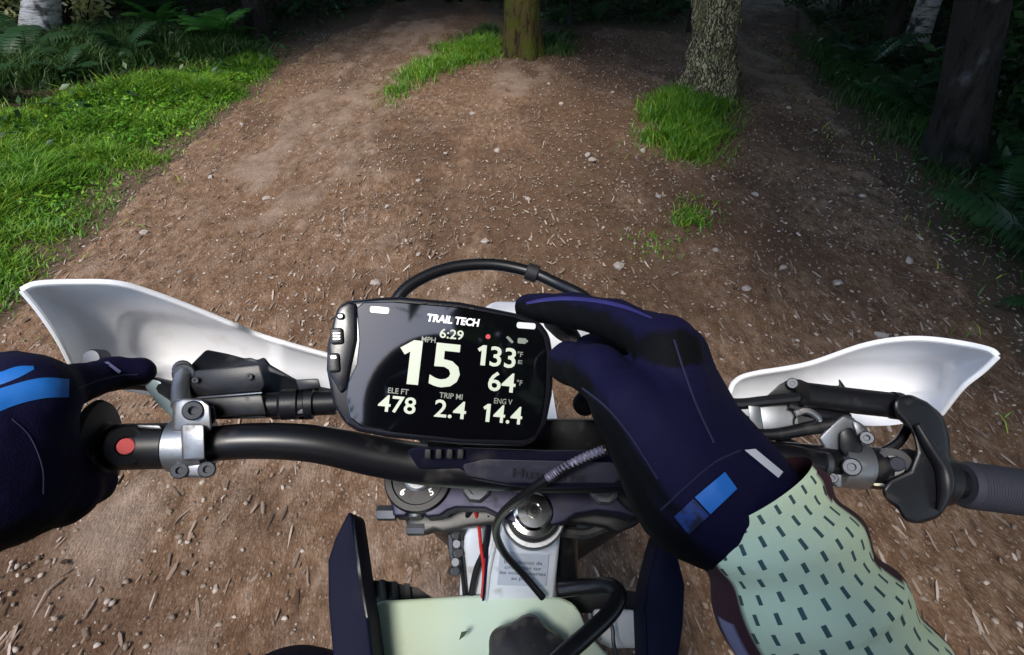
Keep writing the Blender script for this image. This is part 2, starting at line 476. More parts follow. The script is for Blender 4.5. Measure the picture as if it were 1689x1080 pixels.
def soil_mat(name, cols, scale, stones=True):
    m = bpy.data.materials.new(name); m.use_nodes = True; nt = m.node_tree; N = nt.nodes; L = nt.links; b = N['Principled BSDF']
    b.inputs['Roughness'].default_value = 0.9; b.inputs['Specular IOR Level'].default_value = 0.25
    tc = N.new('ShaderNodeTexCoord')
    n1 = N.new('ShaderNodeTexNoise'); n1.inputs['Scale'].default_value = scale; n1.inputs['Detail'].default_value = 8; n1.inputs['Roughness'].default_value = .65
    mp = N.new('ShaderNodeMapping'); mp.inputs['Scale'].default_value = (1.5, .7, 1)
    L.new(tc.outputs['Object'], mp.inputs['Vector']); L.new(mp.outputs[0], n1.inputs['Vector'])
    cr = N.new('ShaderNodeValToRGB'); cr.color_ramp.elements[0].position = .30; cr.color_ramp.elements[1].position = .74
    cr.color_ramp.elements[0].color = (*cols[0], 1); cr.color_ramp.elements[1].color = (*cols[2], 1)
    e = cr.color_ramp.elements.new(.52); e.color = (*cols[1], 1)
    L.new(n1.outputs['Fac'], cr.inputs['Fac'])
    n2 = N.new('ShaderNodeTexNoise'); n2.inputs['Scale'].default_value = 1.1; n2.inputs['Detail'].default_value = 4
    L.new(tc.outputs['Object'], n2.inputs['Vector'])
    mr = N.new('ShaderNodeMapRange'); mr.inputs['From Min'].default_value = .38; mr.inputs['From Max'].default_value = .66
    L.new(n2.outputs['Fac'], mr.inputs['Value'])
    mx = N.new('ShaderNodeMix'); mx.data_type = 'RGBA'; mx.blend_type = 'MIX'
    L.new(cr.outputs['Color'], mx.inputs['A']); mx.inputs['B'].default_value = (*cols[3], 1)
    mm = N.new('ShaderNodeMath'); mm.operation = 'MULTIPLY'; mm.inputs[1].default_value = .55
    L.new(mr.outputs['Result'], mm.inputs[0]); L.new(mm.outputs[0], mx.inputs['Factor'])
    src = mx.outputs['Result']
    vo = N.new('ShaderNodeTexVoronoi'); vo.inputs['Scale'].default_value = 95; vo.inputs['Randomness'].default_value = 1
    L.new(mp.outputs[0], vo.inputs['Vector'])
    if stones:
        m2 = N.new('ShaderNodeMapRange'); m2.inputs['From Min'].default_value = .62; m2.inputs['From Max'].default_value = .72
        sp = N.new('ShaderNodeSeparateColor'); L.new(vo.outputs['Color'], sp.inputs['Color']); L.new(sp.outputs['Red'], m2.inputs['Value'])
        m3 = N.new('ShaderNodeMapRange'); m3.inputs['From Min'].default_value = .42; m3.inputs['From Max'].default_value = .28
        L.new(vo.outputs['Distance'], m3.inputs['Value'])
        mu = N.new('ShaderNodeMath'); mu.operation = 'MULTIPLY'; L.new(m2.outputs['Result'], mu.inputs[0]); L.new(m3.outputs['Result'], mu.inputs[1])
        x2 = N.new('ShaderNodeMix'); x2.data_type = 'RGBA'; L.new(src, x2.inputs['A']); x2.inputs['B'].default_value = (*cols[4], 1)
        L.new(mu.outputs[0], x2.inputs['Factor']); src = x2.outputs['Result']
    L.new(src, b.inputs['Base Color'])
    n3 = N.new('ShaderNodeTexNoise'); n3.inputs['Scale'].default_value = 60; n3.inputs['Detail'].default_value = 8; n3.inputs['Roughness'].default_value = .7
    L.new(mp.outputs[0], n3.inputs['Vector'])
    b1 = N.new('ShaderNodeBump'); b1.inputs['Strength'].default_value = .8; b1.inputs['Distance'].default_value = .012
    L.new(n3.outputs['Fac'], b1.inputs['Height'])
    b2 = N.new('ShaderNodeBump'); b2.inputs['Strength'].default_value = .5; b2.inputs['Distance'].default_value = .006; b2.invert = True
    L.new(vo.outputs['Distance'], b2.inputs['Height']); L.new(b1.outputs['Normal'], b2.inputs['Normal'])
    L.new(b2.outputs['Normal'], b.inputs['Normal'])
    return m
M['dirt'] = soil_mat('trail_dirt', [(.066, .034, .018), (.205, .122, .072), (.38, .268, .19), (.145, .072, .036), (.30, .215, .155)], 18)
M['floor_deep'] = M['dirt']; M['floor'] = soil_mat('forest_soil', [(.018, .013, .009), (.042, .029, .018), (.075, .052, .034), (.028, .030, .014), (.1, .08, .06)], 14, False)

u = np.linspace(-1, 1, 341); warp = 6 * u + 214 * np.sign(u) * np.abs(u) ** 5
gx, gy, gf = grid_mesh(warp, warp + 3.0)
gsd = trail_sd(gx, gy)
gz = H(gx, gy, gsd) - 0.10 * sstep(0.02, 0.45, gsd)
def blend_attr(m, attr, c, amt):          # mixes a second soil colour in by a surface attribute
    nt = m.node_tree; N = nt.nodes; L = nt.links; b = N['Principled BSDF']; src = b.inputs['Base Color'].links[0].from_socket
    at = N.new('ShaderNodeAttribute'); at.attribute_name = attr; mu = N.new('ShaderNodeMath'); mu.operation = 'MULTIPLY'; mu.inputs[1].default_value = amt; L.new(at.outputs['Fac'], mu.inputs[0])
    mx = N.new('ShaderNodeMix'); mx.data_type = 'RGBA'; L.new(src, mx.inputs['A']); mx.inputs['B'].default_value = (*c, 1); L.new(mu.outputs[0], mx.inputs['Factor']); L.new(mx.outputs['Result'], b.inputs['Base Color'])
blend_attr(M['floor'], 'edge', (.125, .083, .054), .85)
blend_attr(M['dirt'], 'packed', (.085, .046, .026), .60)
blend_attr(M['dirt'], 'loose', (.38, .295, .235), .38)
ground = part('ground', (np.stack([gx, gy, gz], 1), gf), M['floor'], sharp=0, attrs={'edge': sstep(-.75, -.05, gsd + .5 * fbm(gx * 2, gy * 2, 3, 70))})
tag(ground, 'dark forest soil on both sides of the trail', kind='structure')

def trail_z(x, y, sd):
    # loose surface: low hummocks, scuffs and shallow ruts that run along the way
    rut = -0.022 * np.exp(-((x - .55 - .06 * y) / .16) ** 2) - 0.018 * np.exp(-((x + .25 + .05 * y) / .2) ** 2)
    return (H(x, y, sd) + 0.016 - 0.10 * sstep(.10, -.16, sd) + .045 * fbm(x * 5, y * 3.4, 4, 21) + .024 * fbm(x * 26, y * 19, 3, 22)
            + rut * (0.6 + vnoise(x * 3, y * 1.2, 4)))
tx, ty, tf = grid_mesh(np.arange(-4.6, 8.6, .032), np.concatenate([np.arange(-3.0, .2, .10), np.arange(.2, 6, .026), np.arange(6, 15.5, .05)]))
tsd = trail_sd(tx, ty)
keep = (tsd > -0.28)[tf].any(1); tf = tf[keep]
used, inv = np.unique(tf, return_inverse=True); tf = inv.reshape(tf.shape)
tx, ty, tsd = tx[used], ty[used], tsd[used]
pk = sstep(-.02, .22, fbm(tx * 1.1 + .15 * ty, ty * .32, 4, 61) + .5 * fbm(tx * 5, ty * 3, 3, 63)); ls = sstep(.02, .24, fbm(tx * 1.7 + 9, ty * .45, 4, 62) + .7 * fbm(tx * 9, ty * 4, 3, 64)) * (1 - pk)
trail = part('trail', (np.stack([tx, ty, trail_z(tx, ty, tsd) + .012 * ls - .008 * pk], 1), tf), M['dirt'], sharp=0, attrs={'packed': pk, 'loose': ls})
tag(trail, 'wide brown dirt trail with loose gravel', kind='structure')

def GZ(x, y):
    sd = trail_sd(x, y)
    return np.where(sd > 0, trail_z(x, y, sd), H(x, y, sd))

# ------------------------------------------------------------------ gravel and stones
def stone_unit(seed, n=0):
    r = np.random.default_rng(seed)
    t = (1 + 5 ** .5) / 2
    v = np.array([(-1, t, 0), (1, t, 0), (-1, -t, 0), (1, -t, 0), (0, -1, t), (0, 1, t), (0, -1, -t), (0, 1, -t), (t, 0, -1), (t, 0, 1), (-t, 0, -1), (-t, 0, 1)], float)
    v /= np.linalg.norm(v, axis=1)[:, None]
    f = np.array([(0, 11, 5), (0, 5, 1), (0, 1, 7), (0, 7, 10), (0, 10, 11), (1, 5, 9), (5, 11, 4), (11, 10, 2), (10, 7, 6), (7, 1, 8), (3, 9, 4), (3, 4, 2), (3, 2, 6), (3, 6, 8), (3, 8, 9), (4, 9, 5), (2, 4, 11), (6, 2, 10), (8, 6, 7), (9, 8, 1)])
    v = v * (1 + r.uniform(-.28, .28, (12, 1))) * np.array([1, r.uniform(.6, .9), r.uniform(.4, .7)])
    return v, f
def pebble_field(n, ymin, ymax, smin_, smax_, seed, margin=0.0, power=3.0):
    r = np.random.default_rng(seed); units = [stone_unit(s) for s in range(8)]
    x = r.uniform(-4.2, 6.5, n * 4); y = ymin + (ymax - ymin) * r.random(n * 4) ** 1.5
    sd = trail_sd(x, y); ok = (sd > margin) & (fbm(x * 1.3, y * 1.3, 3, 40) + .25 * r.standard_normal(len(x)) + .35 * fbm(x * 4, y * 2, 2, 41) > -.02)
    x, y, sd = x[ok][:n], y[ok][:n], sd[ok][:n]; n = len(x)
    s = smin_ + (smax_ - smin_) * r.random(n) ** power
    z = np.where(sd > 0.05, trail_z(x, y, sd), H(x, y, sd))
    V = np.zeros((n, 12, 3)); k = r.integers(0, 8, n); a = r.uniform(0, 6.28, n)
    U = np.array([q[0] for q in units])[k]
    c, s_ = np.cos(a)[:, None], np.sin(a)[:, None]
    V[:, :, 0] = (U[:, :, 0] * c - U[:, :, 1] * s_) * s[:, None] + x[:, None]
    V[:, :, 1] = (U[:, :, 0] * s_ + U[:, :, 1] * c) * s[:, None] + y[:, None]
    V[:, :, 2] = U[:, :, 2] * s[:, None] + (z + s * .12)[:, None]
    F = (units[0][1][None] + (np.arange(n) * 12)[:, None, None]).reshape(-1, 3)
    return V.reshape(-1, 3), F, np.repeat(r.random(n), 12)
M['gravel'] = leaf_mat('gravel_stone', (.15, .105, .075), (.24, .18, .135), (.44, .36, .30), .85, 0.0)
V_, F_, t_ = pebble_field(40000, .25, 9.5, .0016, .0120, 3, margin=-.32, power=4.0)
tag(part('gravel', (V_, F_), M['gravel'], smooth=False, attrs={'tone': t_}), 'fine loose gravel scattered over the dirt trail', 'gravel', kind='stuff')
M['stone'] = mat('trail_stone', (.30, .24, .20), .85, var=((.42, .36, .32), 30, .35, .7), bump=(90, .6, .004))
spots = [(970, 258), (977, 268), (800, 405), (690, 300), (735, 250), (560, 395), (400, 210), (480, 255), (620, 470), (925, 175), (1020, 440),
         (1245, 325), (1180, 415), (1085, 330), (640, 345), (350, 300), (240, 390), (300, 455), (1300, 180), (1345, 215), (1420, 330), (1500, 430),
         (1290, 445), (870, 330), (1060, 250), (780, 190), (905, 140), (1010, 155), (560, 135), (440, 330), (820, 250), (1380, 470), (1230, 480), (1450, 560), (520, 210), (690, 420)]
stone_meshes = []
for s in range(6):
    v, f = stone_unit(100 + s); bm = bmesh.new(); vs = [bm.verts.new(p) for p in v]
    for q in f: bm.faces.new([vs[i] for i in q])
    bmesh.ops.subdivide_edges(bm, edges=bm.edges[:], cuts=1, smooth=.6, fractal=.35, seed=s)
    me = bpy.data.meshes.new('stone'); bm.to_mesh(me); bm.free(); me.materials.append(M['stone']); stone_meshes.append(me)
for i, p in enumerate(spots):
    g = G(*p); o = bpy.data.objects.new('stone', stone_meshes[i % 6]); s = random.uniform(.018, .034) * (1.25 if i < 2 else 1)
    o.scale = (s, s, s); o.location = (g[0], g[1], float(GZ(g[0], g[1])) + s * .15); o.rotation_euler = (0, 0, random.uniform(0, 6.28)); col.objects.link(o)
    tag(o, 'small pale loose stone lying on the brown dirt trail', 'stone', 'loose stones on the trail')

# ------------------------------------------------------------------ grass, leaves, ground cover
def blades(x, y, hgt, wid, seed, lean=.5):
    r = np.random.default_rng(seed); n = len(x); z = GZ(x, y)
    a = r.uniform(0, 6.28, n); b = a + r.normal(0, .5, n) + 1.57; h = hgt * r.uniform(.55, 1.25, n); w = wid * r.uniform(.6, 1.3, n)
    l = h * lean * r.uniform(.2, 1.4, n)
    base = np.stack([x, y, z - .004], 1); wd = np.stack([np.cos(a), np.sin(a), np.zeros(n)], 1) * w[:, None]
    ld = np.stack([np.cos(b), np.sin(b), np.zeros(n)], 1)
    mid = base + ld * (l * .35)[:, None] + np.array([0, 0, 1]) * (h * .62)[:, None]
    tip = base + ld * l[:, None] + np.array([0, 0, 1]) * (h * .95)[:, None]
    V = np.stack([base - wd * .7, base + wd * .7, mid + wd, mid - wd, tip], 1).reshape(-1, 3)
    o = (np.arange(n) * 5)[:, None]
    F = np.concatenate([o + np.array([0, 1, 2]), o + np.array([0, 2, 3]), o + np.array([3, 2, 4])], 0)
    t = np.clip(r.normal(.5, .2, n) + .5 * fbm(x * 2, y * 2, 3, 77), 0, 1)
    return V, F, np.repeat(t, 5)
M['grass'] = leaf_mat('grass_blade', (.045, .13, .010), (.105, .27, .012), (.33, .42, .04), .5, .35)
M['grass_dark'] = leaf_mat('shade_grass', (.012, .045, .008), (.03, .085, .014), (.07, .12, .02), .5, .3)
def poly_scatter(pix, n, seed, fall=.25, full=False):
    r = np.random.default_rng(seed); pg = np.array([G(*p)[:2] for p in pix]); lo, hi = pg.min(0), pg.max(0)
    x = r.uniform(lo[0], hi[0], n * 3); y = r.uniform(lo[1], hi[1], n * 3)
    d = seg_dist(x, y, pg, True); d = np.where(inside(x, y, pg), d, -d) + .35 * fbm(x * 3, y * 3, 3, seed) * fall * 3
    ok = r.random(len(x)) < sstep(-.02, fall, d)
    x, y, d = x[ok][:n], y[ok][:n], d[ok][:n]; j = r.standard_normal((2, len(x))) * .05
    return (x + j[0] * 1.4, y + j[1] * 1.4, d) if full else (x + j[0], y + j[1])
bank = [(-420, 700), (-120, 640), (0, 560), (95, 445), (180, 362), (250, 296), (315, 240), (395, 170), (480, 105), (430, 95), (330, 130), (215, 165), (90, 205), (-60, 250), (-420, 340)]
x, y = poly_scatter(bank, 70000, 11, .22)
sdb = trail_sd(x, y); clump = fbm(x * 2.6, y * 2.6, 4, 91)
keep = (sdb < .10 + .22 * RNG.standard_normal(len(x)) + 1.3 * clump) & (RNG.random(len(x)) < .75 + 1.6 * clump + .5 * sstep(.1, 1.2, -sdb)); x, y, clump, sdb = x[keep], y[keep], clump[keep], sdb[keep]
V_, F_, t_ = blades(x, y, .085 * (1 + 2.6 * clump) * (.40 + .60 * sstep(.1, -.5, sdb)), .0033, 12, 1.5)
tag(part('grass', (V_, F_), M['grass'], smooth=False, attrs={'tone': t_}), 'bright green grass bank along the left edge of the trail', 'grass', kind='stuff')
for k, (pg, n, hg, mt, lab) in enumerate([
    ([(640, 190), (625, 160), (665, 115), (720, 80), (800, 62), (838, 70), (845, 92), (800, 105), (735, 128), (690, 150), (660, 185)], 10000, .11, 'grass', 'bright green grass strip running to the mossy tree trunk'),
    ([(1045, 200), (1060, 165), (1130, 150), (1215, 170), (1225, 215), (1205, 265), (1185, 300), (1130, 280), (1080, 262), (1040, 245)], 9000, .12, 'grass', 'green grass clump round the foot of the scaly trunk'),
    ([(1112, 330), (1150, 322), (1170, 350), (1160, 382), (1125, 372)], 1000, .06, 'grass', 'small green tuft on the trail below the scaly trunk'),
    ([(1068, 388), (1092, 388), (1092, 418), (1070, 418)], 300, .05, 'grass', 'tiny sparse tuft of grass on the middle of the trail'),
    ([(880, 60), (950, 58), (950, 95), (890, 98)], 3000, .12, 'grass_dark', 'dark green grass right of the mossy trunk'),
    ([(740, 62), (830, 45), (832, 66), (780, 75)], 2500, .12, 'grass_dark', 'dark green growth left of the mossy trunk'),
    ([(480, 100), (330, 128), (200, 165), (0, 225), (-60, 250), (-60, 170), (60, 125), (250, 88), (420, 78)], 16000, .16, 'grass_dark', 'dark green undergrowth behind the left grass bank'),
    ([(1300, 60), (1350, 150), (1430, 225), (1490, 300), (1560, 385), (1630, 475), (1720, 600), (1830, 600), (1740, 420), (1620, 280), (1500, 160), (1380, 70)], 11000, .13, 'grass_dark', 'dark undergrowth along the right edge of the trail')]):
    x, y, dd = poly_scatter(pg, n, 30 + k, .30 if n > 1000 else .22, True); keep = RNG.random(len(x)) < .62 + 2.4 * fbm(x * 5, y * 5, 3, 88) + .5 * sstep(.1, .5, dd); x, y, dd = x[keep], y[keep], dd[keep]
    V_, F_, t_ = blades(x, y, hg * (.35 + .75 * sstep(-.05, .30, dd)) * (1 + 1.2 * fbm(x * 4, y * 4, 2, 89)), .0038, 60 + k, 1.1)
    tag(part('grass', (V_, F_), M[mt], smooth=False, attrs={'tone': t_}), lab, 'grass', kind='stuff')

def leaf_quads(C, size, seed, up=.6, tone=None):
    """small folded leaves, 2 faces each, at the points C"""
    r = np.random.default_rng(seed); n = len(C)
    nv = r.standard_normal((n, 3)); nv[:, 2] = np.abs(nv[:, 2]) + up * 2; nv /= np.linalg.norm(nv, axis=1)[:, None]
    a = np.cross(nv, r.standard_normal((n, 3))); a /= np.linalg.norm(a, axis=1)[:, None]; b = np.cross(nv, a)
    s = (size * r.uniform(.6, 1.35, n))[:, None]
    V = np.stack([C - a * s, C + b * s * .48 + nv * s * .1, C + a * s, C - b * s * .48 + nv * s * .1], 1).reshape(-1, 3)
    o = (np.arange(n) * 4)[:, None]
    F = np.concatenate([o + np.array([0, 1, 2]), o + np.array([0, 2, 3])], 0)
    t = np.repeat(np.clip(r.normal(.45, .22, n) if tone is None else tone, 0, 1), 4)
    return V, F, t
M['weed'] = leaf_mat('broad_weed_leaf', (.04, .15, .01), (.11, .30, .012), (.28, .42, .04), .5, .3)
x, y = poly_scatter(bank, 7000, 13, .3)
sdb = trail_sd(x, y); clump = fbm(x * 1.8 + 7, y * 1.8, 3, 95); keep = (clump > -.02) & (sdb < .05); x, y = x[keep], y[keep]
V_, F_, t_ = leaf_quads(np.stack([x, y, GZ(x, y) + RNG.uniform(.02, .075, len(x))], 1), .019, 53, up=.9, tone=np.clip(RNG.normal(.5, .22, len(x)), 0, 1))
tag(part('weeds', (V_, F_), M['weed'], smooth=False, attrs={'tone': t_}), 'broad leaved weeds growing through the left grass bank', 'weeds', kind='stuff')
n = 9000; x = RNG.uniform(-4.5, 6, n); y = RNG.uniform(.5, 9, n); sd = trail_sd(x, y); cl_ = fbm(x * 2.1, y * 2.1, 3, 97)
ok = (np.abs(sd - .08) < .22) & (cl_ + .2 * RNG.standard_normal(n) > .02); x, y = x[ok], y[ok]
V_, F_, t_ = blades(x, y, .045, .0034, 14, 1.4)
tag(part('verge_grass', (V_, F_), M['grass'], smooth=False, attrs={'tone': np.clip(t_ + .25, 0, 1)}), 'thin straggling grass along the edges of the trail', 'grass', kind='stuff')
M['cover'] = leaf_mat('ground_cover_leaf', (.012, .035, .010), (.025, .075, .018), (.06, .12, .025), .45, .25)
M['litter'] = leaf_mat('dead_leaf', (.035, .02, .012), (.10, .06, .035), (.22, .15, .08), .8, .1)
n = 70000; x = RNG.uniform(-11, 13, n); y = RNG.uniform(-1, 17, n); sd = trail_sd(x, y)
x_, y_ = x, y
ok = (sd < -.12) & (RNG.random(n) < .35 + 1.2 * fbm(x, y, 3, 50) + .4 * sstep(.2, 1.5, -sd)) & ~((x < 0) & (sd > -.8) & (y < 5.2))
x, y = x[ok], y[ok]; z = GZ(x, y) + RNG.random(len(x)) ** 1.5 * .16
V_, F_, t_ = leaf_quads(np.stack([x, y, z], 1), .04, 51)
tag(part('ground_cover', (V_, F_), M['cover'], smooth=False, attrs={'tone': t_}), 'dark low leafy plants covering the forest floor', 'ground cover', kind='stuff')
n = 26000; x = RNG.uniform(-6, 9, n); y = RNG.uniform(.3, 16, n); sd = trail_sd(x, y)
pr = np.where(sd > 0, .05 + .5 * np.exp(-sd / .35) + .5 * sstep(5.0, 8.0, y), .5); ok = RNG.random(n) < pr
x, y, sd = x[ok], y[ok], sd[ok]; z = GZ(x, y) + .008
V_, F_, t_ = leaf_quads(np.stack([x, y, z], 1), .016, 52, up=1.6)
tag(part('leaf_litter', (V_, F_), M['litter'], smooth=False, attrs={'tone': t_}), 'scattered dead brown leaves along the trail edges', 'leaf litter', kind='stuff')

# added pale slivers, laid along the way to imitate motion streaks
M['chip'] = leaf_mat('streak_chip', (.10, .062, .040), (.26, .18, .13), (.52, .42, .35), .85, 0.0)
n = 30000; x = RNG.uniform(-3.8, 6, n); y = .3 + 8.5 * RNG.random(n) ** 1.25; sd = trail_sd(x, y); cl_ = fbm(x * 2.3, y * .8, 3, 99)
ok = (sd > -.30) & (cl_ + .16 * RNG.standard_normal(n) > -.03); x, y, sd = x[ok], y[ok], sd[ok]; n = len(x); z = np.where(sd > .05, trail_z(x, y, sd), H(x, y, sd)) + .004
a = np.pi / 2 + RNG.normal(0, .30, n) - .05 * x; l = (.008 + .035 * RNG.random(n) ** 2); w = .0018 + .0035 * RNG.random(n); tl = RNG.normal(0, .10, n) * l
ex = np.stack([np.cos(a) * l, np.sin(a) * l, tl], 1); ey = np.stack([-np.sin(a) * w, np.cos(a) * w, RNG.normal(0, .4, n) * w], 1); c = np.stack([x, y, z], 1); up3 = np.array([0, 0, .0016])
V_ = np.stack([c - ex, c - ex * .5 + ey, c + ex * .7 + ey * .9, c + ex, c + ex * .4 - ey, c - ex * .6 - ey * .8, c + up3], 1).reshape(-1, 3)
o = (np.arange(n) * 7)[:, None]; F_ = np.concatenate([o + np.array(t) for t in ((0, 6, 1), (1, 6, 2), (2, 6, 3), (3, 6, 4), (4, 6, 5), (5, 6, 0))], 0)[:, ::-1]
tag(part('streak_chips', (V_, F_), M['chip'], smooth=False, attrs={'tone': np.repeat(np.clip(RNG.normal(.5, .25, n), 0, 1), 7)}), 'added pale slivers along the trail imitating motion streaks', 'bark chips', kind='stuff')
# roots and twigs on the trail
M['twig'] = mat('dead_twig', (.10, .075, .05), .85, bump=(200, .4, .002))
rt = random.Random(21)
for i in range(46):
    for _ in range(40):
        x0, y0 = rt.uniform(-3.5, 5), rt.uniform(1.2, 8.5)
        if -.3 < float(trail_sd(x0, y0)) < 1.0: break
    a = rt.uniform(0, 6.28); l = rt.uniform(.06, .22); pts = []
    for k in range(4):
        x1, y1 = x0 + math.cos(a) * l * (k / 3 - .5) + rt.uniform(-.01, .01), y0 + math.sin(a) * l * (k / 3 - .5) + rt.uniform(-.01, .01); pts.append((x1, y1, float(GZ(x1, y1)) + .006))
    tag(part('twig', tube(pts, [.0035, .003, .0025, .0015], 5, m=7), M['twig']), 'thin dead twig lying near the edge of the trail', 'twig', 'twigs on the trail')

# ------------------------------------------------------------------ ferns
def frond_mesh(L_, seed):
    r = np.random.default_rng(seed); V = []; F = []
    m = 20; pts = []
    for i in range(m + 1):
        t = i / m; pts.append(np.array([L_ * (t * .82), 0, L_ * (.72 * t - .62 * t * t)]))
    for i in range(m):
        p, q = pts[i], pts[i + 1]; d = nrm(q - p); n0 = len(V); w = .004 * (1 - i / m) + .001
        s = np.array([0, 1, 0]); V += [p - s * w, p + s * w, q + s * w * .9, q - s * w * .9]; F.append((n0, n0 + 1, n0 + 2, n0 + 3))
        if i < 2: continue
        t = i / m; l = L_ * .19 * (math.sin(math.pi * min(1, t * 1.08 + .04)) ** .7 + .05)
        for sg in (-1, 1):
            dr = nrm(s * sg + d * .35 + np.array([0, 0, -.25 + r.uniform(-.1, .1)])); b = nrm(np.cross(dr, np.cross(d, s)))
            bw = nrm(d) * L_ * .021; n0 = len(V)
            V += [p - bw * .6, p + dr * l * .5 - bw + np.array([0, 0, l * .06]), p + dr * l, p + dr * l * .5 + bw + np.array([0, 0, l * .06]), p + bw * .9]
            F.append((n0, n0 + 1, n0 + 2, n0 + 3, n0 + 4))
    tone = np.clip(np.linspace(.35, .7, len(V)) + r.normal(0, .05, len(V)), 0, 1)
    return V, F, tone
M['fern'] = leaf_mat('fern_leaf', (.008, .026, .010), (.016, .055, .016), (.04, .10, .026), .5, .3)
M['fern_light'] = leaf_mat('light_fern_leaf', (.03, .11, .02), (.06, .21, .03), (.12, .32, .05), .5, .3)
frond_data = []; frond_light = []
for s in range(4):
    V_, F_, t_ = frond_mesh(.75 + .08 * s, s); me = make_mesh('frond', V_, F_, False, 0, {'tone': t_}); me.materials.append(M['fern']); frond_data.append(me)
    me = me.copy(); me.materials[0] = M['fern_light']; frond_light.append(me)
def fern(x, y, sc, label, group, nf=11, data=None):
    e = empty('fern', (x, y, float(GZ(x, y)) - .01), label, 'fern', group, random.uniform(0, 6.28)); e.scale = (sc,) * 3
    for k in range(nf):
        o = bpy.data.objects.new('frond', (data or frond_data)[random.randrange(4)]); col.objects.link(o); o.parent = e
        o.rotation_euler = (random.uniform(-.25, .25), random.uniform(-.55, .05), 6.283 * k / nf + random.uniform(-.25, .25)); s = random.uniform(.75, 1.1); o.scale = (s, s, s)
    return e
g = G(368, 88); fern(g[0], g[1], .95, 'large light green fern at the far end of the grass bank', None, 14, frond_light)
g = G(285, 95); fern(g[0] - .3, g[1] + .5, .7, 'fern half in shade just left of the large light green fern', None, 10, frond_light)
rs = random.Random(5)
for px, py in [(1395, 120), (1440, 165), (1500, 210), (1360, 80), (1560, 300), (1610, 370), (1660, 450), (1700, 540), (1480, 130), (1530, 170), (1650, 300), (1420, 75), (1600, 230), (1690, 380), (1720, 240), (1640, 180), (1560, 110), (1460, 60), (1330, 45), (1390, 40), (1760, 470), (1800, 350), (1700, 130)]:
    g = G(px + rs.uniform(-10, 10), py + rs.uniform(-5, 5)); fern(g[0] + .25, g[1] + .1, rs.uniform(.55, .9), 'dark green fern in the shade right of the trail', 'ferns right of the trail', 9)
for px, py in [(20, 175), (120, 165), (-60, 230), (230, 128), (60, 140), (300, 70), (250, 75), (500, 35), (480, 50), (560, 18), (-120, 160), (390, 40)]:
    g = G(px + rs.uniform(-10, 10), py + rs.uniform(-4, 4)); fern(g[0], g[1], rs.uniform(.5, .85), 'shaded fern behind the grass bank left of the trail', 'ferns left of the trail', 9)
for px, py in [(920, 45), (985, 38), (1040, 30), (1085, 40), (1120, 28), (740, 8), (660, 8), (610, 14), (800, 5), (960, 15)]:
    g = G(px, py); fern(g[0], g[1] + .2, rs.uniform(.5, .75), 'dark fern in the shade between the mossy and the scaly trunk', 'ferns in the dark between the paths', 8)

# ------------------------------------------------------------------ shrubs, trees
def crown_mesh(name, rx, rz, n, size, seed, mt, hollow=.35):
    r = np.random.default_rng(seed); nc = 38
    c = r.standard_normal((nc, 3)); c /= np.linalg.norm(c, axis=1)[:, None]; c *= (r.random((nc, 1)) ** .45) * np.array([rx, rx, rz])
    k = r.integers(0, nc, n); C = c[k] + r.standard_normal((n, 3)) * np.array([rx, rx, rz * .8]) * .17
    C[:, 2] = np.where(C[:, 2] < -rz, -rz + (-rz - C[:, 2]) * .5, C[:, 2])
    V_, F_, t_ = leaf_quads(C, size, seed, up=.3, tone=np.clip(r.normal(.45, .15, n) + (r.random(nc)[k] - .5) * .5, 0, 1))
    me = make_mesh(name, V_, F_, False, 0, {'tone': t_}); me.materials.append(mt); return me
M['leaf'] = leaf_mat('tree_leaf', (.018, .05, .012), (.035, .095, .02), (.075, .15, .03), .5, .25)
M['leaf_sunlit'] = leaf_mat('sunlit_leaf', (.28, .34, .08), (.62, .62, .30), (.82, .78, .52), .5, .4)  # patches of sun are put into this leaf colour
M['shrub'] = leaf_mat('shrub_leaf', (.008, .025, .009), (.018, .05, .014), (.04, .085, .02), .45, .2)

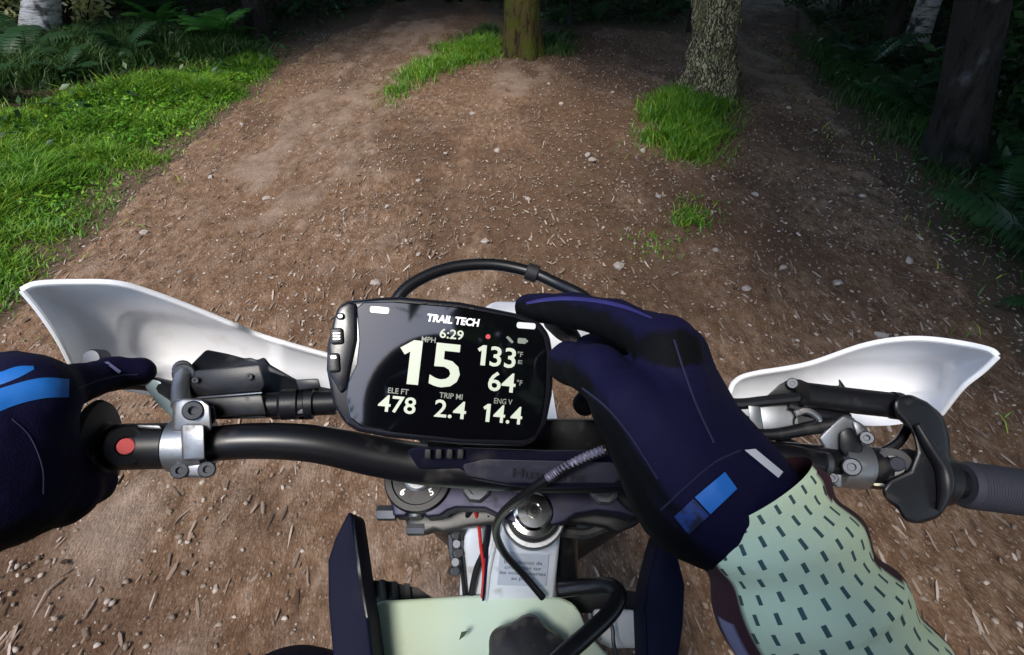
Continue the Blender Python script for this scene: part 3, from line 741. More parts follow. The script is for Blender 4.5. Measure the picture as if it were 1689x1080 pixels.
def bark_mat(name, c1, c2, scale, stretch, patch=None, bump=.02, cells=True):
    m = bpy.data.materials.new(name); m.use_nodes = True; nt = m.node_tree; N = nt.nodes; L = nt.links; b = N['Principled BSDF']
    b.inputs['Roughness'].default_value = .9; b.inputs['Specular IOR Level'].default_value = .2
    tc = N.new('ShaderNodeTexCoord'); mp = N.new('ShaderNodeMapping'); mp.inputs['Scale'].default_value = (1, 1, stretch); L.new(tc.outputs['Object'], mp.inputs['Vector'])
    nz = N.new('ShaderNodeTexNoise'); nz.inputs['Scale'].default_value = scale * .6; nz.inputs['Detail'].default_value = 6; L.new(mp.outputs[0], nz.inputs['Vector'])
    vo = N.new('ShaderNodeTexVoronoi'); vo.inputs['Scale'].default_value = scale; vo.feature = 'DISTANCE_TO_EDGE'
    ad = N.new('ShaderNodeVectorMath'); ad.operation = 'MULTIPLY_ADD'; ad.inputs[1].default_value = (.11, .11, .11); L.new(nz.outputs['Color'], ad.inputs[0]); L.new(mp.outputs[0], ad.inputs[2]); L.new(ad.outputs[0], vo.inputs['Vector'])
    mr = N.new('ShaderNodeMapRange'); mr.inputs['From Min'].default_value = .02; mr.inputs['From Max'].default_value = .16; L.new(vo.outputs['Distance'], mr.inputs['Value'])
    mu = N.new('ShaderNodeMath'); mu.operation = 'MULTIPLY'; L.new(mr.outputs['Result'], mu.inputs[0]); L.new(nz.outputs['Fac'], mu.inputs[1])
    if not cells:
        nz.inputs['Roughness'].default_value = .7; mu = N.new('ShaderNodeMapRange'); mu.inputs['From Min'].default_value = .36; mu.inputs['From Max'].default_value = .62; L.new(nz.outputs['Fac'], mu.inputs['Value'])
    cr = N.new('ShaderNodeValToRGB'); cr.color_ramp.elements[0].color = (*c1, 1); cr.color_ramp.elements[1].color = (*c2, 1); cr.color_ramp.elements[1].position = .6
    L.new(mu.outputs[0], cr.inputs['Fac']); src = cr.outputs['Color']
    if patch:
        n2 = N.new('ShaderNodeTexNoise'); n2.inputs['Scale'].default_value = patch[1]; n2.inputs['Detail'].default_value = 5; L.new(tc.outputs['Object'], n2.inputs['Vector'])
        m2 = N.new('ShaderNodeMapRange'); m2.inputs['From Min'].default_value = patch[2]; m2.inputs['From Max'].default_value = patch[3]; L.new(n2.outputs['Fac'], m2.inputs['Value'])
        mx = N.new('ShaderNodeMix'); mx.data_type = 'RGBA'; L.new(src, mx.inputs['A']); mx.inputs['B'].default_value = (*patch[0], 1); L.new(m2.outputs['Result'], mx.inputs['Factor']); src = mx.outputs['Result']
    L.new(src, b.inputs['Base Color'])
    bp = N.new('ShaderNodeBump'); bp.inputs['Strength'].default_value = 1; bp.inputs['Distance'].default_value = bump; L.new(mu.outputs[0], bp.inputs['Height']); L.new(bp.outputs['Normal'], b.inputs['Normal'])
    return m
M['birch'] = bark_mat('pale_birch_bark', (.05, .045, .045), (.46, .45, .46), 9, 4.5, ((.05, .048, .045), 5, .54, .62), .01, False)
M['moss'] = bark_mat('mossy_bark', (.015, .012, .006), (.09, .066, .020), 30, .3, ((.075, .085, .010), 5, .48, .62), .02, False)
M['scaly'] = bark_mat('scaly_lichen_bark', (.024, .018, .011), (.34, .29, .17), 36, .42, ((.16, .15, .07), 5, .55, .7), .03)
M['dark_bark'] = bark_mat('dark_bark', (.004, .0035, .003), (.022, .019, .017), 26, .22, ((.10, .10, .11), 2.6, .62, .68), .02, False)
def trunk_mesh(h, r0, r1, seed, lean=(0, 0), flare=.45, nth=32, nz=90, rough=.03):
    r = np.random.default_rng(seed); z = h * np.linspace(0, 1, nz) ** 1.7; th = np.linspace(0, 2 * np.pi, nth, endpoint=False)
    Z, T = np.meshgrid(z, th, indexing='ij'); ph = r.uniform(0, 6.28, 3)
    R = r0 + (r1 - r0) * (Z / h) ** .8; fl = np.exp(-Z / (.9 * r0 + .05)) * flare
    R = R * (1 + fl * (1 + .45 * np.cos(5 * T + ph[0]) + .25 * np.cos(3 * T + ph[1])))
    R = R * (1 + rough * (fbm(T / 6.283 * 24, Z * 7, 3, seed) * 2.2) + .05 * np.cos(2 * T + ph[2] + Z))
    X = R * np.cos(T) + lean[0] * Z + .05 * np.sin(Z * .7 + ph[0]) * np.minimum(Z / 4, 1); Y = R * np.sin(T) + lean[1] * Z
    V = np.stack([X, Y, Z - .06], -1).reshape(-1, 3)
    a = (np.arange(nz - 1)[:, None] * nth + np.arange(nth)[None]); b = (np.arange(nz - 1)[:, None] * nth + (np.arange(nth)[None] + 1) % nth)
    F = np.stack([a, b, b + nth, a + nth], -1).reshape(-1, 4)
    return V, F
crowns = [crown_mesh('crown', 2.7, 3.2, 4200, .20, 200 + s, M['leaf']) for s in range(3)]
def limbs_vf(h, r, seed, lean=(0, 0)):
    rr = random.Random(seed); out = []
    for k in range(7):
        z = h * rr.uniform(.42, .85); a = rr.uniform(0, 6.28); l = rr.uniform(1.0, 2.1); b = np.array([lean[0] * z, lean[1] * z, z])
        out.append(tube([b, b + np.array([math.cos(a) * l * .5, math.sin(a) * l * .5, l * .25]), b + np.array([math.cos(a) * l, math.sin(a) * l, l * .7])], [r * .4, r * .22, r * .07], n=6, m=6))
    return merge(*out)
def tree(x, y, r0, h, bark, label, group=None, lean=(0, 0), seed=0, crown_at=None, crown_s=1.0, flare=.45, name='tree', nth=32, nz=90, rough=.03, cmesh=None, crown_off=(0, 0)):
    e = empty(name, (x, y, float(GZ(x, y))), label, 'tree', group)
    for nm, vf in (('trunk', trunk_mesh(h, r0, r0 * .35, seed, lean, flare, nth, nz, rough)), ('limbs', limbs_vf(h, r0, seed, lean))):
        me = make_mesh(nm, vf[0], vf[1], True, 0); me.materials.append(bark); o = bpy.data.objects.new(nm, me); col.objects.link(o); o.parent = e
    o = bpy.data.objects.new('crown', cmesh or crowns[seed % 3]); col.objects.link(o); o.parent = e
    zc = crown_at or h * .72; o.location = (lean[0] * zc + crown_off[0], lean[1] * zc + crown_off[1], zc); o.scale = (crown_s, crown_s, crown_s * 1.1); o.rotation_euler = (0, 0, seed * 1.3)  # crown_off moves unseen crowns off their trunks to steer sun and shade
    return e
def px_tree(base, top, wpx, bark, label, seed, h=14, name='tree', **kw):
    g = G(*base); d = np.dot(g - CAM, FWD); r0 = wpx / 2 * d / FPX; t = PY(top[0], top[1], g[1]); gz = float(GZ(g[0], g[1]))
    lean = (t[0] - g[0]) / max(.2, t[2] - gz)
    return tree(g[0], g[1], r0, h, bark, label, None, (lean, 0), seed, name=name, **kw)
px_tree((78, 118), (62, 0), 54, M['birch'], 'pale birch trunk at the top left behind the grass bank', 1, name='birch_tree', crown_s=.8, crown_off=(-2.2, 3.0))
px_tree((112, 100), (98, 0), 26, M['dark_bark'], 'thin dark trunk close behind the pale birch', 2, crown_s=.7, crown_off=(-2.2, 3.4))
px_tree((430, 72), (416, 0), 32, M['dark_bark'], 'brown grey trunk behind the large fern', 3, crown_s=.8, crown_off=(-1.2, 3.4))
px_tree((862, 92), (861, 0), 54, M['moss'], 'yellow green mossy trunk between the two paths', 4, crown_at=6.5, crown_s=1.15, crown_off=(-.5, 3.2), nth=64, nz=240, rough=.06)
px_tree((1172, 160), (1186, 0), 72, M['scaly'], 'thick scaly trunk with pale lichen on the right side', 5, crown_at=5.4, crown_s=1.15, nth=96, nz=320, rough=.25, flare=.55)
px_tree((1462, 105), (1487, 0), 26, M['dark_bark'], 'slim trunk with pale patches right of the narrow path', 6, crown_s=.8)
px_tree((1500, 100), (1535, 0), 36, M['birch'], 'grey white trunk in the dark right of the slim one', 7, crown_s=.8)
px_tree((1572, 275), (1625, 0), 74, M['dark_bark'], 'thick dark trunk at the upper right edge among ferns', 8)
shr = [crown_mesh('foliage', .75, .55, 1500, .055, 300 + s, M['shrub']) for s in range(3)]
def shrub(x, y, s, label, group=None, k=0, me=None):
    e = empty('shrub', (x, y, float(GZ(x, y))), label, 'shrub', group)
    o = bpy.data.objects.new('foliage', me or shr[k % 3]); col.objects.link(o); o.parent = e; o.location = (0, 0, .5 * s); o.scale = (s, s, s); o.rotation_euler = (0, 0, k * 1.7)
    st = merge(*[tube([(0, 0, -.05), (.15 * math.cos(a) * s, .15 * math.sin(a) * s, .3 * s), (.45 * math.cos(a) * s, .45 * math.sin(a) * s, .75 * s)], [.012, .009, .004], n=5, m=5) for a in (0.3, 1.7, 2.9, 4.1, 5.4)])
    m2 = make_mesh('stems', st[0], st[1], True, 0); m2.materials.append(M['dark_bark']); o = bpy.data.objects.new('stems', m2); col.objects.link(o); o.parent = e
    return e
pale = crown_mesh('foliage', .55, .5, 900, .06, 310, M['leaf_sunlit'])
g = G(160, 92); shrub(g[0], g[1], .75, 'bush with sunlight painted into its leaves, between the birch and the large fern', None, 1, pale)
g = G(15, 98); shrub(g[0], g[1], .6, 'bush with sunlight painted into its leaves, left of the birch trunk', None, 2, pale)
k = 0
for px, py in [(200, 40), (260, 20), (330, 10), (20, 60), (-60, 90), (500, 5), (570, -8), (640, -12), (120, 30), (460, 8)]:
    g = G(px, py); k += 1; shrub(g[0], g[1], rs.uniform(.9, 1.5), 'dark bush in the forest left of the trail', 'dark bushes on the left', k)
for px, py in [(930, 5), (1000, 0), (1070, 5), (1120, 12), (740, -12), (820, -12), (900, -15)]:
    g = G(px, py); k += 1; shrub(g[0], g[1], rs.uniform(.8, 1.3), 'dark bush in the gloom between the two paths', 'dark bushes between the paths', k)
for px, py in [(1330, 10), (1400, 10), (1460, 10), (1560, 40), (1640, 60), (1690, 100), (1600, 10), (1680, 200), (1750, 280), (1500, -5), (1760, 150)]:
    g = G(px, py); k += 1; shrub(g[0], g[1], rs.uniform(.8, 1.4), 'dark bush in the forest right of the trail', 'dark bushes on the right', k)
# deeper forest: many trunks, their crowns close the sky above
kk = 20
def forest(n, xr, yr, label, group, seed, rmin=.08, rmax=.2, clear=1.0):
    global kk
    r = random.Random(seed); placed = []; tries = 0
    while len(placed) < n and tries < 4000:
        tries += 1; x, y = r.uniform(*xr), r.uniform(*yr)
        if trail_sd(x, y) > -clear or math.hypot(x, y) < 4.2 or any(math.hypot(x - a, y - b) < 1.3 for a, b in placed): continue
        v = np.array([x, y, 0]) - CAM; dz = np.dot(v, FWD); upx = np.dot(v, RIGHT) / dz * FPX + 844.5 if dz > .2 else -9999; upy = 540 - np.dot(v, UP) / dz * FPX if dz > .2 else -999
        if dz > .2 and 0 < upx < 1689 and upy > 60: continue
        placed.append((x, y)); kk += 1
        tree(x, y, r.uniform(rmin, rmax), r.uniform(11, 16), M['dark_bark'], label, group, (r.uniform(-.03, .03), r.uniform(-.03, .03)), kk, nth=14, nz=30, crown_at=r.uniform(6.5, 10), crown_s=r.uniform(.9, 1.3))
forest(26, (-13, 13), (11, 24), 'dark trunk deep in the forest ahead', 'trunks deep in the forest', 1)
forest(16, (4.5, 13), (-3, 12), 'dark forest tree on the right whose crown shades the trail', 'shade trees on the right', 2)
forest(6, (-13, -5.6), (4.6, 8.0), 'dark forest tree on the left of the grass bank', 'trees on the left', 3, clear=1.8)
forest(12, (-1.5, 10), (-14, -4), 'tall forest tree behind the rider', 'trees behind the rider', 4, clear=1.5)
tree(4.7, -.6, .16, 13, M['dark_bark'], 'added tree beside the rider, unseen crown shading the right of the trail', None, (-.06, .02), 90, crown_at=6.2, crown_s=.85, crown_off=(-2.6, -.3), nth=16, nz=30)  # added: unseen crown slid over the right lane to shade it
tree(5.6, 2.4, .15, 13, M['dark_bark'], 'added tree right of the trail, unseen crown shading that side', None, (-.08, .0), 91, crown_at=6.2, crown_s=1.15, crown_off=(-1.9, 0), nth=16, nz=30)  # added likewise, its unseen crown dims the right side
tree(-8.6, 6.6, .15, 14, M['dark_bark'], 'tall tree left of the grass bank, just out of the picture', None, (.05, 0), 92, crown_at=8.2, crown_s=1.1, nth=16, nz=30)
tree(2.9, -6.2, .13, 12, M['dark_bark'], 'added unseen tree behind the rider, right of the trail, for the screen reflection', None, (0, 0), 93, crown_at=7.6, crown_s=.8, nth=14, nz=30)  # added so its crown is mirrored in the display glass
tree(-3.1, -9.0, .14, 13, M['dark_bark'], 'added unseen tree far behind the rider, left of the trail, for the screen reflection', None, (0, 0), 94, crown_at=8.3, crown_s=.85, nth=14, nz=30)  # added so leaves break up the sky reflected in the screen
# added saplings: low unseen crowns that shade the right side and far end
low = [crown_mesh('crown', 1.9, 1.1, 4200, .13, 400 + s, M['leaf']) for s in range(2)]
def shade_sapling(x, y, zc, s, label, group, seed, off=(0, 0)):
    return tree(x, y, .035, zc + .8, M['dark_bark'], label, group, (0, 0), seed, crown_at=zc, crown_s=s, name='shade_sapling', nth=8, nz=16, cmesh=low[seed % 2], crown_off=off)
for i, (x, y, zc, s) in enumerate([(4.2, 2.2, 3.2, 1.0), (4.6, 4.0, 3.4, 1.1), (5.6, 6.0, 3.4, 1.2), (3.6, .6, 3.4, .9), (6.0, 8.5, 3.6, 1.3), (7.2, 5.0, 3.2, 1.1), (6.8, 2.4, 3.1, 1.1)]):
    shade_sapling(x, y, zc + .5, s * 1.1, 'added young tree whose unseen crown shades the right side of the trail', 'added shade saplings on the right', i, (-1.2, 0))
for i, (x, y, zc, s) in enumerate([(-3.6, 9.6, 3.4, 1.2), (.9, 9.8, 3.6, 1.3), (2.6, 9.2, 3.4, 1.2), (-1.0, 12.5, 3.8, 1.4), (3.6, 12, 3.8, 1.3), (-4.4, 11.5, 3.8, 1.3), (5.6, 10.8, 3.6, 1.3), (1.6, 14.5, 4.2, 1.5), (-3.0, 15.0, 4.2, 1.5)]):
    shade_sapling(x, y, zc + .7, s, 'added young tree whose unseen crown shades the far end of the trail', 'added shade saplings at the far end', i + 10)

ORD = ['nearest', 'second nearest', 'third nearest', 'fourth nearest', 'fifth nearest', 'sixth nearest', 'seventh nearest', 'eighth nearest', 'ninth nearest', 'tenth nearest'] + [w + ' nearest' for w in
       'eleventh twelfth thirteenth fourteenth fifteenth sixteenth seventeenth eighteenth nineteenth twentieth twenty-first twenty-second twenty-third twenty-fourth'.split()]
for grp, txt in (('ferns right of the trail', 'dark fern right of the trail, %s to the rider'), ('ferns left of the trail', 'shaded fern behind the left grass bank, %s to the rider'),
                 ('ferns in the dark between the paths', 'dark fern between the mossy and the scaly trunk, %s to the rider'), ('dark bushes on the left', 'dark bush left of the trail, %s to the rider'),
                 ('dark bushes between the paths', 'dark bush in the gloom between the paths, %s to the rider'), ('dark bushes on the right', 'dark bush right of the trail, %s to the rider')):
    for i, o in enumerate(sorted([o for o in col.objects if o.get('group') == grp], key=lambda o: o.location.x ** 2 + o.location.y ** 2)): o['label'] = txt % ORD[i]

# ------------------------------------------------------------------ the motorcycle
bike = empty('motorcycle', (0.02, 0.35, float(GZ(.02, .35))), 'off-road motorcycle with white handguards and pale green tank, seen from the saddle', 'motorcycle')
AWAY = lambda px, py: nrm(ray(px, py))

# handlebar
BAR = [(-110, 752, .346), (60, 745, .352), (165, 740, .360), (230, 736, .362), (320, 734, .365), (420, 727, .369), (520, 732, .376), (620, 752, .386), (720, 768, .393), (880, 778, .398), (1010, 778, .400), (1130, 768, .400),
       (1240, 757, .400), (1330, 758, .402), (1450, 772, .405), (1570, 795, .410), (1690, 812, .414), (1830, 830, .420)]
BARP = np.array([P(*b) for b in BAR])
BR = [.0112] * 5 + [.0118, .0125, .0138, .0143, .0143, .0143, .0138, .0125, .0115] + [.0112] * 4
hb = part('handlebar', tube(BARP, BR, n=24, m=120), M['bar'], bike, 'matt black handlebar sweeping across the picture')
def bar_at(px):
    i = max(0, min(len(BAR) - 2, next((k for k in range(len(BAR) - 1) if BAR[k + 1][0] > px), len(BAR) - 2)))
    t = (px - BAR[i][0]) / (BAR[i + 1][0] - BAR[i][0]); return BARP[i] * (1 - t) + BARP[i + 1] * t, nrm(BARP[i + 1] - BARP[i])
def on_bar(px, prof, **kw):
    o, ax = bar_at(px); return lathe(o, ax, prof, **kw)
# bar clamp block with its debossed name
blk = [(a, b, c - .016) for a, b, c in [(668, 742, .385), (690, 736, .383), (770, 738, .382), (900, 742, .382), (1010, 742, .384), (1046, 752, .388), (1060, 782, .392), (1035, 803, .396), (950, 806, .395), (880, 806, .394), (835, 801, .393), (775, 790, .391), (760, 772, .391), (690, 775, .392)]]
cb = part('bar_clamp', pslab(blk, .388, .035, .003, 3), M['clamp'], bike)
o0, o1, o2 = P(770, 762, .3815), P(900, 771, .3830), P(835, 798, .3900)
cu = nrm(o1 - o0); cw = nrm(np.cross(cu, nrm(o2 - o0))); cw = cw if np.dot(cw, CAM - o0) > 0 else -cw; cv = np.cross(cw, cu)
pad_pts = [P(a, b, c - .019) for a, b, c in [(762, 766, .386), (800, 757, .3825), (1010, 762, .385), (1036, 780, .389), (1015, 797, .393), (835, 796, .3915), (768, 784, .390)]]
part('clamp_top', slab(pad_pts, AWAY(890, 780) * .012, .002, 3), mat('clamp_cover_grey', (.03, .03, .048), .55, bump=(600, .25, .0004), dust=((.09, .08, .075), 60, .55, .85)), cb)
cpl = nrm(np.cross(pad_pts[2] - pad_pts[1], pad_pts[4] - pad_pts[1])); cpl = cpl if np.dot(cpl, CAM - pad_pts[1]) > 0 else -cpl
tc_ = PL(905, 783, P(905, 783, .3868 - .019), cpl); part('embossed_name', place2d(text_mesh('Husqvarna', .0115, .01), tc_, cu, np.cross(cpl, cu), cpl, .0006), mat('dark_emboss', (.014, .014, .022), .7), cb)
for px in (706, 724, 742, 760):
    part('clamp_slot', pslab([(px - 5, 740), (px + 5, 741), (px + 4, 757), (px - 6, 756)], .3625, .008, .0008), M['rubber'], cb)

# left controls
part('grip', on_bar(60, [(.0158, -.075), (.0168, -.05), (.0168, .035), (.0158, .04)], n=28), M['rubber'], hb)
part('grip_flange', on_bar(160, [(.024, -.0035), (.030, -.002), (.0315, .0), (.030, .003), (.017, .0045), (.015, .007), (.0125, .007)], n=48), M['rubber'], hb)
part('switch_band', on_bar(238, [(.0128, -.020), (.0148, -.018), (.0148, .016), (.0128, .018)], n=32), M['black'], hb)
ks = part('kill_switch', lathe(P(207, 736, .349), nrm(CAM - P(207, 736, .349) + RIGHT * .05), [(.0105, -.016), (.0125, -.012), (.0128, .001), (.0115, .003), (.0060, .0032), (.0055, .0015)], 28), M['black'], hb)
part('button', lathe(P(208, 736, .3465), nrm(CAM - P(207, 736, .349) + RIGHT * .05), [(.0050, -.004), (.0050, .0012), (.0043, .0020), (.002, .0022)], 20), M['kill'], ks, 'round red stop button')
part('switch_lead', tube([P(196, 742, .35), P(180, 738, .352), P(168, 735, .357), P(150, 742, .365)], .004, 10), M['rubber'], hb)
part('switch_clip', pslab([(225, 700), (262, 701), (268, 708), (228, 706)], .352, .012, .001), M['silver'], hb)
cl = part('lever_clamp', merge(on_bar(316, [(.0115, -.0125), (.0168, -.0115), (.0172, 0), (.0168, .0115), (.0115, .0125)], n=36),
     pslab([(286, 662), (300, 656), (332, 657), (347, 668), (350, 712), (282, 714)], .351, .016, .003, 3), pslab([(281, 764), (356, 762), (357, 782), (340, 788), (292, 788), (281, 783)], .352, .016, .0025, 3)), M['silver'], bike, 'cast silver lever clamp round the bar')
for px, py in ((296, 776), (341, 774)):
    part('bolt', bolt(px, py, .351, .0052, .003), M['bolt'], cl)
part('bolt', bolt(318, 677, .350, .0062, .004), M['bolt'], cl)
part('clamp_ridge', pslab([(298, 700), (336, 700), (338, 758), (300, 760)], .3455, .006, .0015, 2), M['silver'], cl)
part('clamp_arm', tube([P(300, 668, .357), P(298, 640, .366), P(304, 615, .374)], [.0065, .0055, .006], 12), M['silver'], cl)
rsv = part('clutch_reservoir', merge(pslab([(304, 612, .378), (340, 576, .398), (375, 583, .398), (405, 591, .398), (414, 589, .398), (424, 594, .398), (436, 588, .398), (446, 601, .396), (500, 632, .394), (512, 652, .39), (440, 690, .376), (346, 692, .372), (320, 664, .371), (303, 640, .373)], .385, .030, .002, 2)), M['black'], bike, 'black clutch fluid reservoir with ribbed lid')
part('lid', pslab([(320, 611), (428, 600), (438, 634), (431, 646), (316, 655), (311, 640)], .3685, .010, .0015, 2), M['black'], rsv)
part('body_face', pslab([(318, 658), (432, 650), (440, 684), (350, 688), (330, 676)], .3665, .012, .0015, 2), M['black'], rsv)
part('lid_edge', pslab([(316, 655), (432, 646), (433, 649), (317, 659)], .3655, .003, .0004, 1), M['silver'], rsv)
for px, py in ((322, 627), (411, 621)):
    part('screw', bolt(px, py, .366, .0022, .0015, n=10), M['bolt'], rsv)
part('reservoir_bolt', merge(bolt(303, 616, .374, .0070, .005), bolt(301, 609, .377, .0062, .004)), M['bolt'], rsv)
part('clamp_spacer', pslab([(338, 672), (352, 668), (358, 684), (352, 700), (340, 700)], .357, .012, .0015), M['black'], rsv)
br = part('hose_fitting', merge(pslab([(440, 600, .394), (498, 630, .394), (528, 640, .394), (534, 676, .392), (505, 692, .392), (445, 692, .388)], .392, .02, .002, 2),
     lathe(P(447, 668, .378), nrm(P(545, 664, .386) - P(447, 668, .378)), [(.006, -.004), (.0085, -.003), (.0085, .005), (.0105, .007), (.0105, .017), (.0085, .018), (.0085, .021), (.011, .022), (.011, .027), (.0085, .028), (.0085, .042)], 24)), M['black'], bike)
part('hose_clip', pslab([(486, 626), (525, 624), (530, 640), (492, 644)], .376, .012, .001), M['black'], br)
part('clip_pin', pslab([(489, 672), (502, 671), (503, 682), (490, 683)], .3745, .004, .0005), M['bolt'], br)
part('clutch_hose', tube([P(545, 664, .386), P(600, 665, .40), P(680, 690, .42), P(720, 760, .47)], .0055, 10), M['hose'], bike)
lv = part('clutch_lever', tube([P(300, 650, .385), P(275, 640, .396), P(240, 632, .404), P(190, 632, .408), P(110, 640, .405), P(20, 640, .40), P(-40, 640, .40)], [.008, .006, .0055, .005, .005, .0055, .007], 12), M['black'], bike)
part('lever_shroud', pslab([(238, 622), (262, 628), (290, 645), (292, 676), (286, 690), (262, 668), (240, 640)], .392, .003, .0008), M['clear'], lv, 'small smoked clear lever cover')

# right controls
part('grip', on_bar(1690, [(.0150, -.052), (.0166, -.048), (.0166, .05), (.0158, .062)], n=32), M['grip'], hb)
o_, ax_ = bar_at(1690)
part('grip_ribs', merge(*[lathe(o_ + ax_ * (-.046 + .0022 * k), ax_, [(.0160, -.0006), (.01700, -.0003), (.01700, .0003), (.0160, .0006)], 28) for k in range(44)]), M['grip'], hb)
th = part('throttle_housing', merge(pslab([(a, b, c - .016) for a, b, c in [(1476, 655, .402), (1500, 648, .404), (1530, 662, .405), (1556, 684, .405), (1567, 722, .404), (1569, 775, .402), (1568, 825, .400), (1550, 855, .398), (1515, 866, .396), (1490, 860, .396), (1480, 838, .396), (1460, 826, .396), (1452, 805, .397), (1470, 790, .397), (1500, 775, .398), (1512, 745, .400), (1505, 712, .402), (1488, 694, .402), (1472, 680, .402)]], .40, .040, .008, 4),
     on_bar(1530, [(.0125, -.02), (.0178, -.018), (.0185, .012), (.0150, .016)], n=28)), M['black'], bike, 'curved black throttle housing beside the right grip')
part('throttle_rim', tube([P(1512, 700, .384), P(1532, 735, .3825), P(1554, 770, .382), P(1560, 805, .380), P(1550, 842, .380)], [.002, .004, .005, .005, .002], 12), M['black'], th)
kn = part('cable_adjuster', lathe(P(1474, 768, .391), nrm(CAM - P(1474, 768, .391)) + RIGHT * .2, [(.012, -.018), (.0125, -.003), (.0118, 0), (.0072, .001), (.007, -.001)], 28), M['black'], th)
part('adjuster_cap', lathe(P(1480, 765, .389), nrm(CAM - P(1474, 768, .391)), [(.0052, -.004), (.0052, .001), (.004, .002)], 20), M['grip'], kn)
part('adjuster_arm', tube([P(1492, 778, .390), P(1503, 795, .388), P(1502, 818, .389)], [.006, .0065, .005], 12), M['black'], kn)
part('sticker', pslab([(1436, 793), (1456, 796), (1462, 803), (1442, 801)], .392, .001, .0002, 1), M['lime'], th, 'tiny pale yellow sticker')
part('switch_band', on_bar(1420, [(.0125, -.016), (.0152, -.014), (.0152, .014), (.0125, .016)], n=28), M['black'], hb)
mc = part('brake_master_cylinder', merge(tube([P(1325, 650, .402), P(1400, 660, .404), P(1472, 668, .405)], [.0088, .0092, .0092], 24), lathe(P(1478, 669, .404), nrm(P(1500, 672, .404) - P(1470, 668, .405)), [(.0100, -.003), (.0100, .002), (.0085, .006), (.004, .0075)], 20)), M['black'], bike, 'black brake master cylinder on the right bar')
part('reservoir', pslab([(1262, 655), (1285, 634), (1300, 626), (1318, 625), (1340, 634), (1385, 636), (1384, 624), (1396, 640), (1410, 650), (1480, 655), (1475, 672), (1330, 668)], .425, .03, .002, 2), M['black'], mc)
part('reservoir_screw', bolt(1307, 632, .421, .0042, .002, n=12), M['bolt'], mc)
part('brake_hose', tube([P(1150, 660, .42), P(1215, 666, .415), P(1260, 662, .412), P(1330, 655, .408)], .0042, 10), M['hose'], mc)
bl = part('brake_lever', merge(tube([P(1225, 716, .406), P(1280, 716, .405), P(1335, 706, .404), P(1372, 700, .404)], [.004, .0045, .005, .006], 12), tube([P(1300, 668, .410), P(1345, 682, .407), P(1400, 690, .407)], [.004, .0045, .004], 10)), M['black'], bike)
pp = part('lever_perch', pslab([(1236, 672, .412), (1288, 664, .412), (1322, 678, .410), (1345, 690, .408), (1346, 708, .407), (1320, 716, .407), (1285, 714, .408), (1238, 713, .410)], .41, .008, .0015, 2), M['silver'], bike, 'bright cast lever perch')
part('perch_step', pslab([(1234, 668), (1254, 670), (1260, 712), (1238, 714)], .4055, .006, .0012), M['silver'], pp)
part('pivot_hole', lathe(P(1329, 697, .4055), nrm(CAM - P(1329, 697, .4055)), [(.0085, -.004), (.0085, .0012), (.0078, .002), (.0068, -.001)], 24), M['rubber'], pp)
part('pivot_collar', tube([P(1312, 682, .404), P(1330, 677, .403), P(1348, 688, .403), P(1352, 702, .403)], .0026, 10), M['silver'], pp)
cl2 = part('lever_clamp', merge(pslab([(1348, 722), (1372, 698), (1392, 682), (1412, 690), (1418, 720), (1392, 752), (1384, 760), (1362, 744)], .398, .016, .003, 3), pslab([(1405, 690), (1425, 700), (1440, 722), (1428, 732), (1412, 720)], .394, .012, .003, 2),
     on_bar(1400, [(.012, -.011), (.0165, -.010), (.0168, 0), (.0165, .010), (.012, .011)], n=28), pslab([(1370, 778), (1396, 770), (1424, 776), (1410, 790), (1384, 808), (1372, 796)], .394, .014, .002, 2)), M['silver'], bike, 'silver brake lever clamp on the right bar')
part('bolt', bolt(1405, 770, .386, .0062, .004), M['bolt'], cl2)
part('bolt', bolt(1374, 788, .391, .0035, .003, n=12), M['bolt'], cl2)
part('clamp_band', pslab([(1386, 712), (1404, 702), (1424, 735), (1420, 765), (1404, 770), (1386, 742)], .391, .012, .0025, 2), M['black'], cl2)
part('bolt', bolt(1430, 722, .392, .0048, .005), M['bolt'], cl2)
part('cable', tube([P(1225, 690, .42), P(1330, 742, .415), P(1420, 752, .408), P(1475, 735, .405), P(1500, 700, .41)], .0035, 10), M['hose'], bike)
part('cross_tube', tube([P(1235, 748, .396), P(1300, 754, .395), P(1358, 764, .395)], [.0085, .0088, .0085], 20), M['bar'], bike)
part('tube_end', lathe(P(1360, 765, .394), nrm(P(1400, 770, .395) - P(1330, 760, .395)), [(.0088, -.002), (.0085, .002), (.005, .005)], 20), M['bolt'], bike)

# handguards
def patch(T, B, YT, YB, bulge, nu, nv, emboss):
    T = catmull(np.array([(p[0], p[1], y) for p, y in zip(T, YT)]), nu + 1); B = catmull(np.array([(p[0], p[1], y) for p, y in zip(B, YB)]), nu + 1)
    V = []; n2 = (nu + 1) * (nv + 1)
    for j in range(nv + 1):
        t = j / nv
        for i in range(nu + 1):
            q = T[i] * (1 - t) + B[i] * t; s = i / nu
            Y = q[2] + bulge * 4 * t * (1 - t) * (.35 + .65 * math.sin(math.pi * s))
            Y += emboss(q[0], q[1], s, t); V.append(PY(q[0], q[1], Y))
    V = np.array(V); W = V + np.array([0, .0032, -.001]); F = []
    for j in range(nv):
        for i in range(nu):
            a = j * (nu + 1) + i; F.append((a, a + nu + 1, a + nu + 2, a + 1)); F.append((n2 + a, n2 + a + 1, n2 + a + nu + 2, n2 + a + nu + 1))
    rim = [i for i in range(nu + 1)] + [j * (nu + 1) + nu for j in range(1, nv + 1)] + [nv * (nu + 1) + i for i in range(nu - 1, -1, -1)] + [j * (nu + 1) for j in range(nv - 1, 0, -1)]
    for a, b in zip(rim, rim[1:] + rim[:1]): F.append((a, b, n2 + b, n2 + a))
    return (list(V) + list(W), F), [V[k] for k in rim]
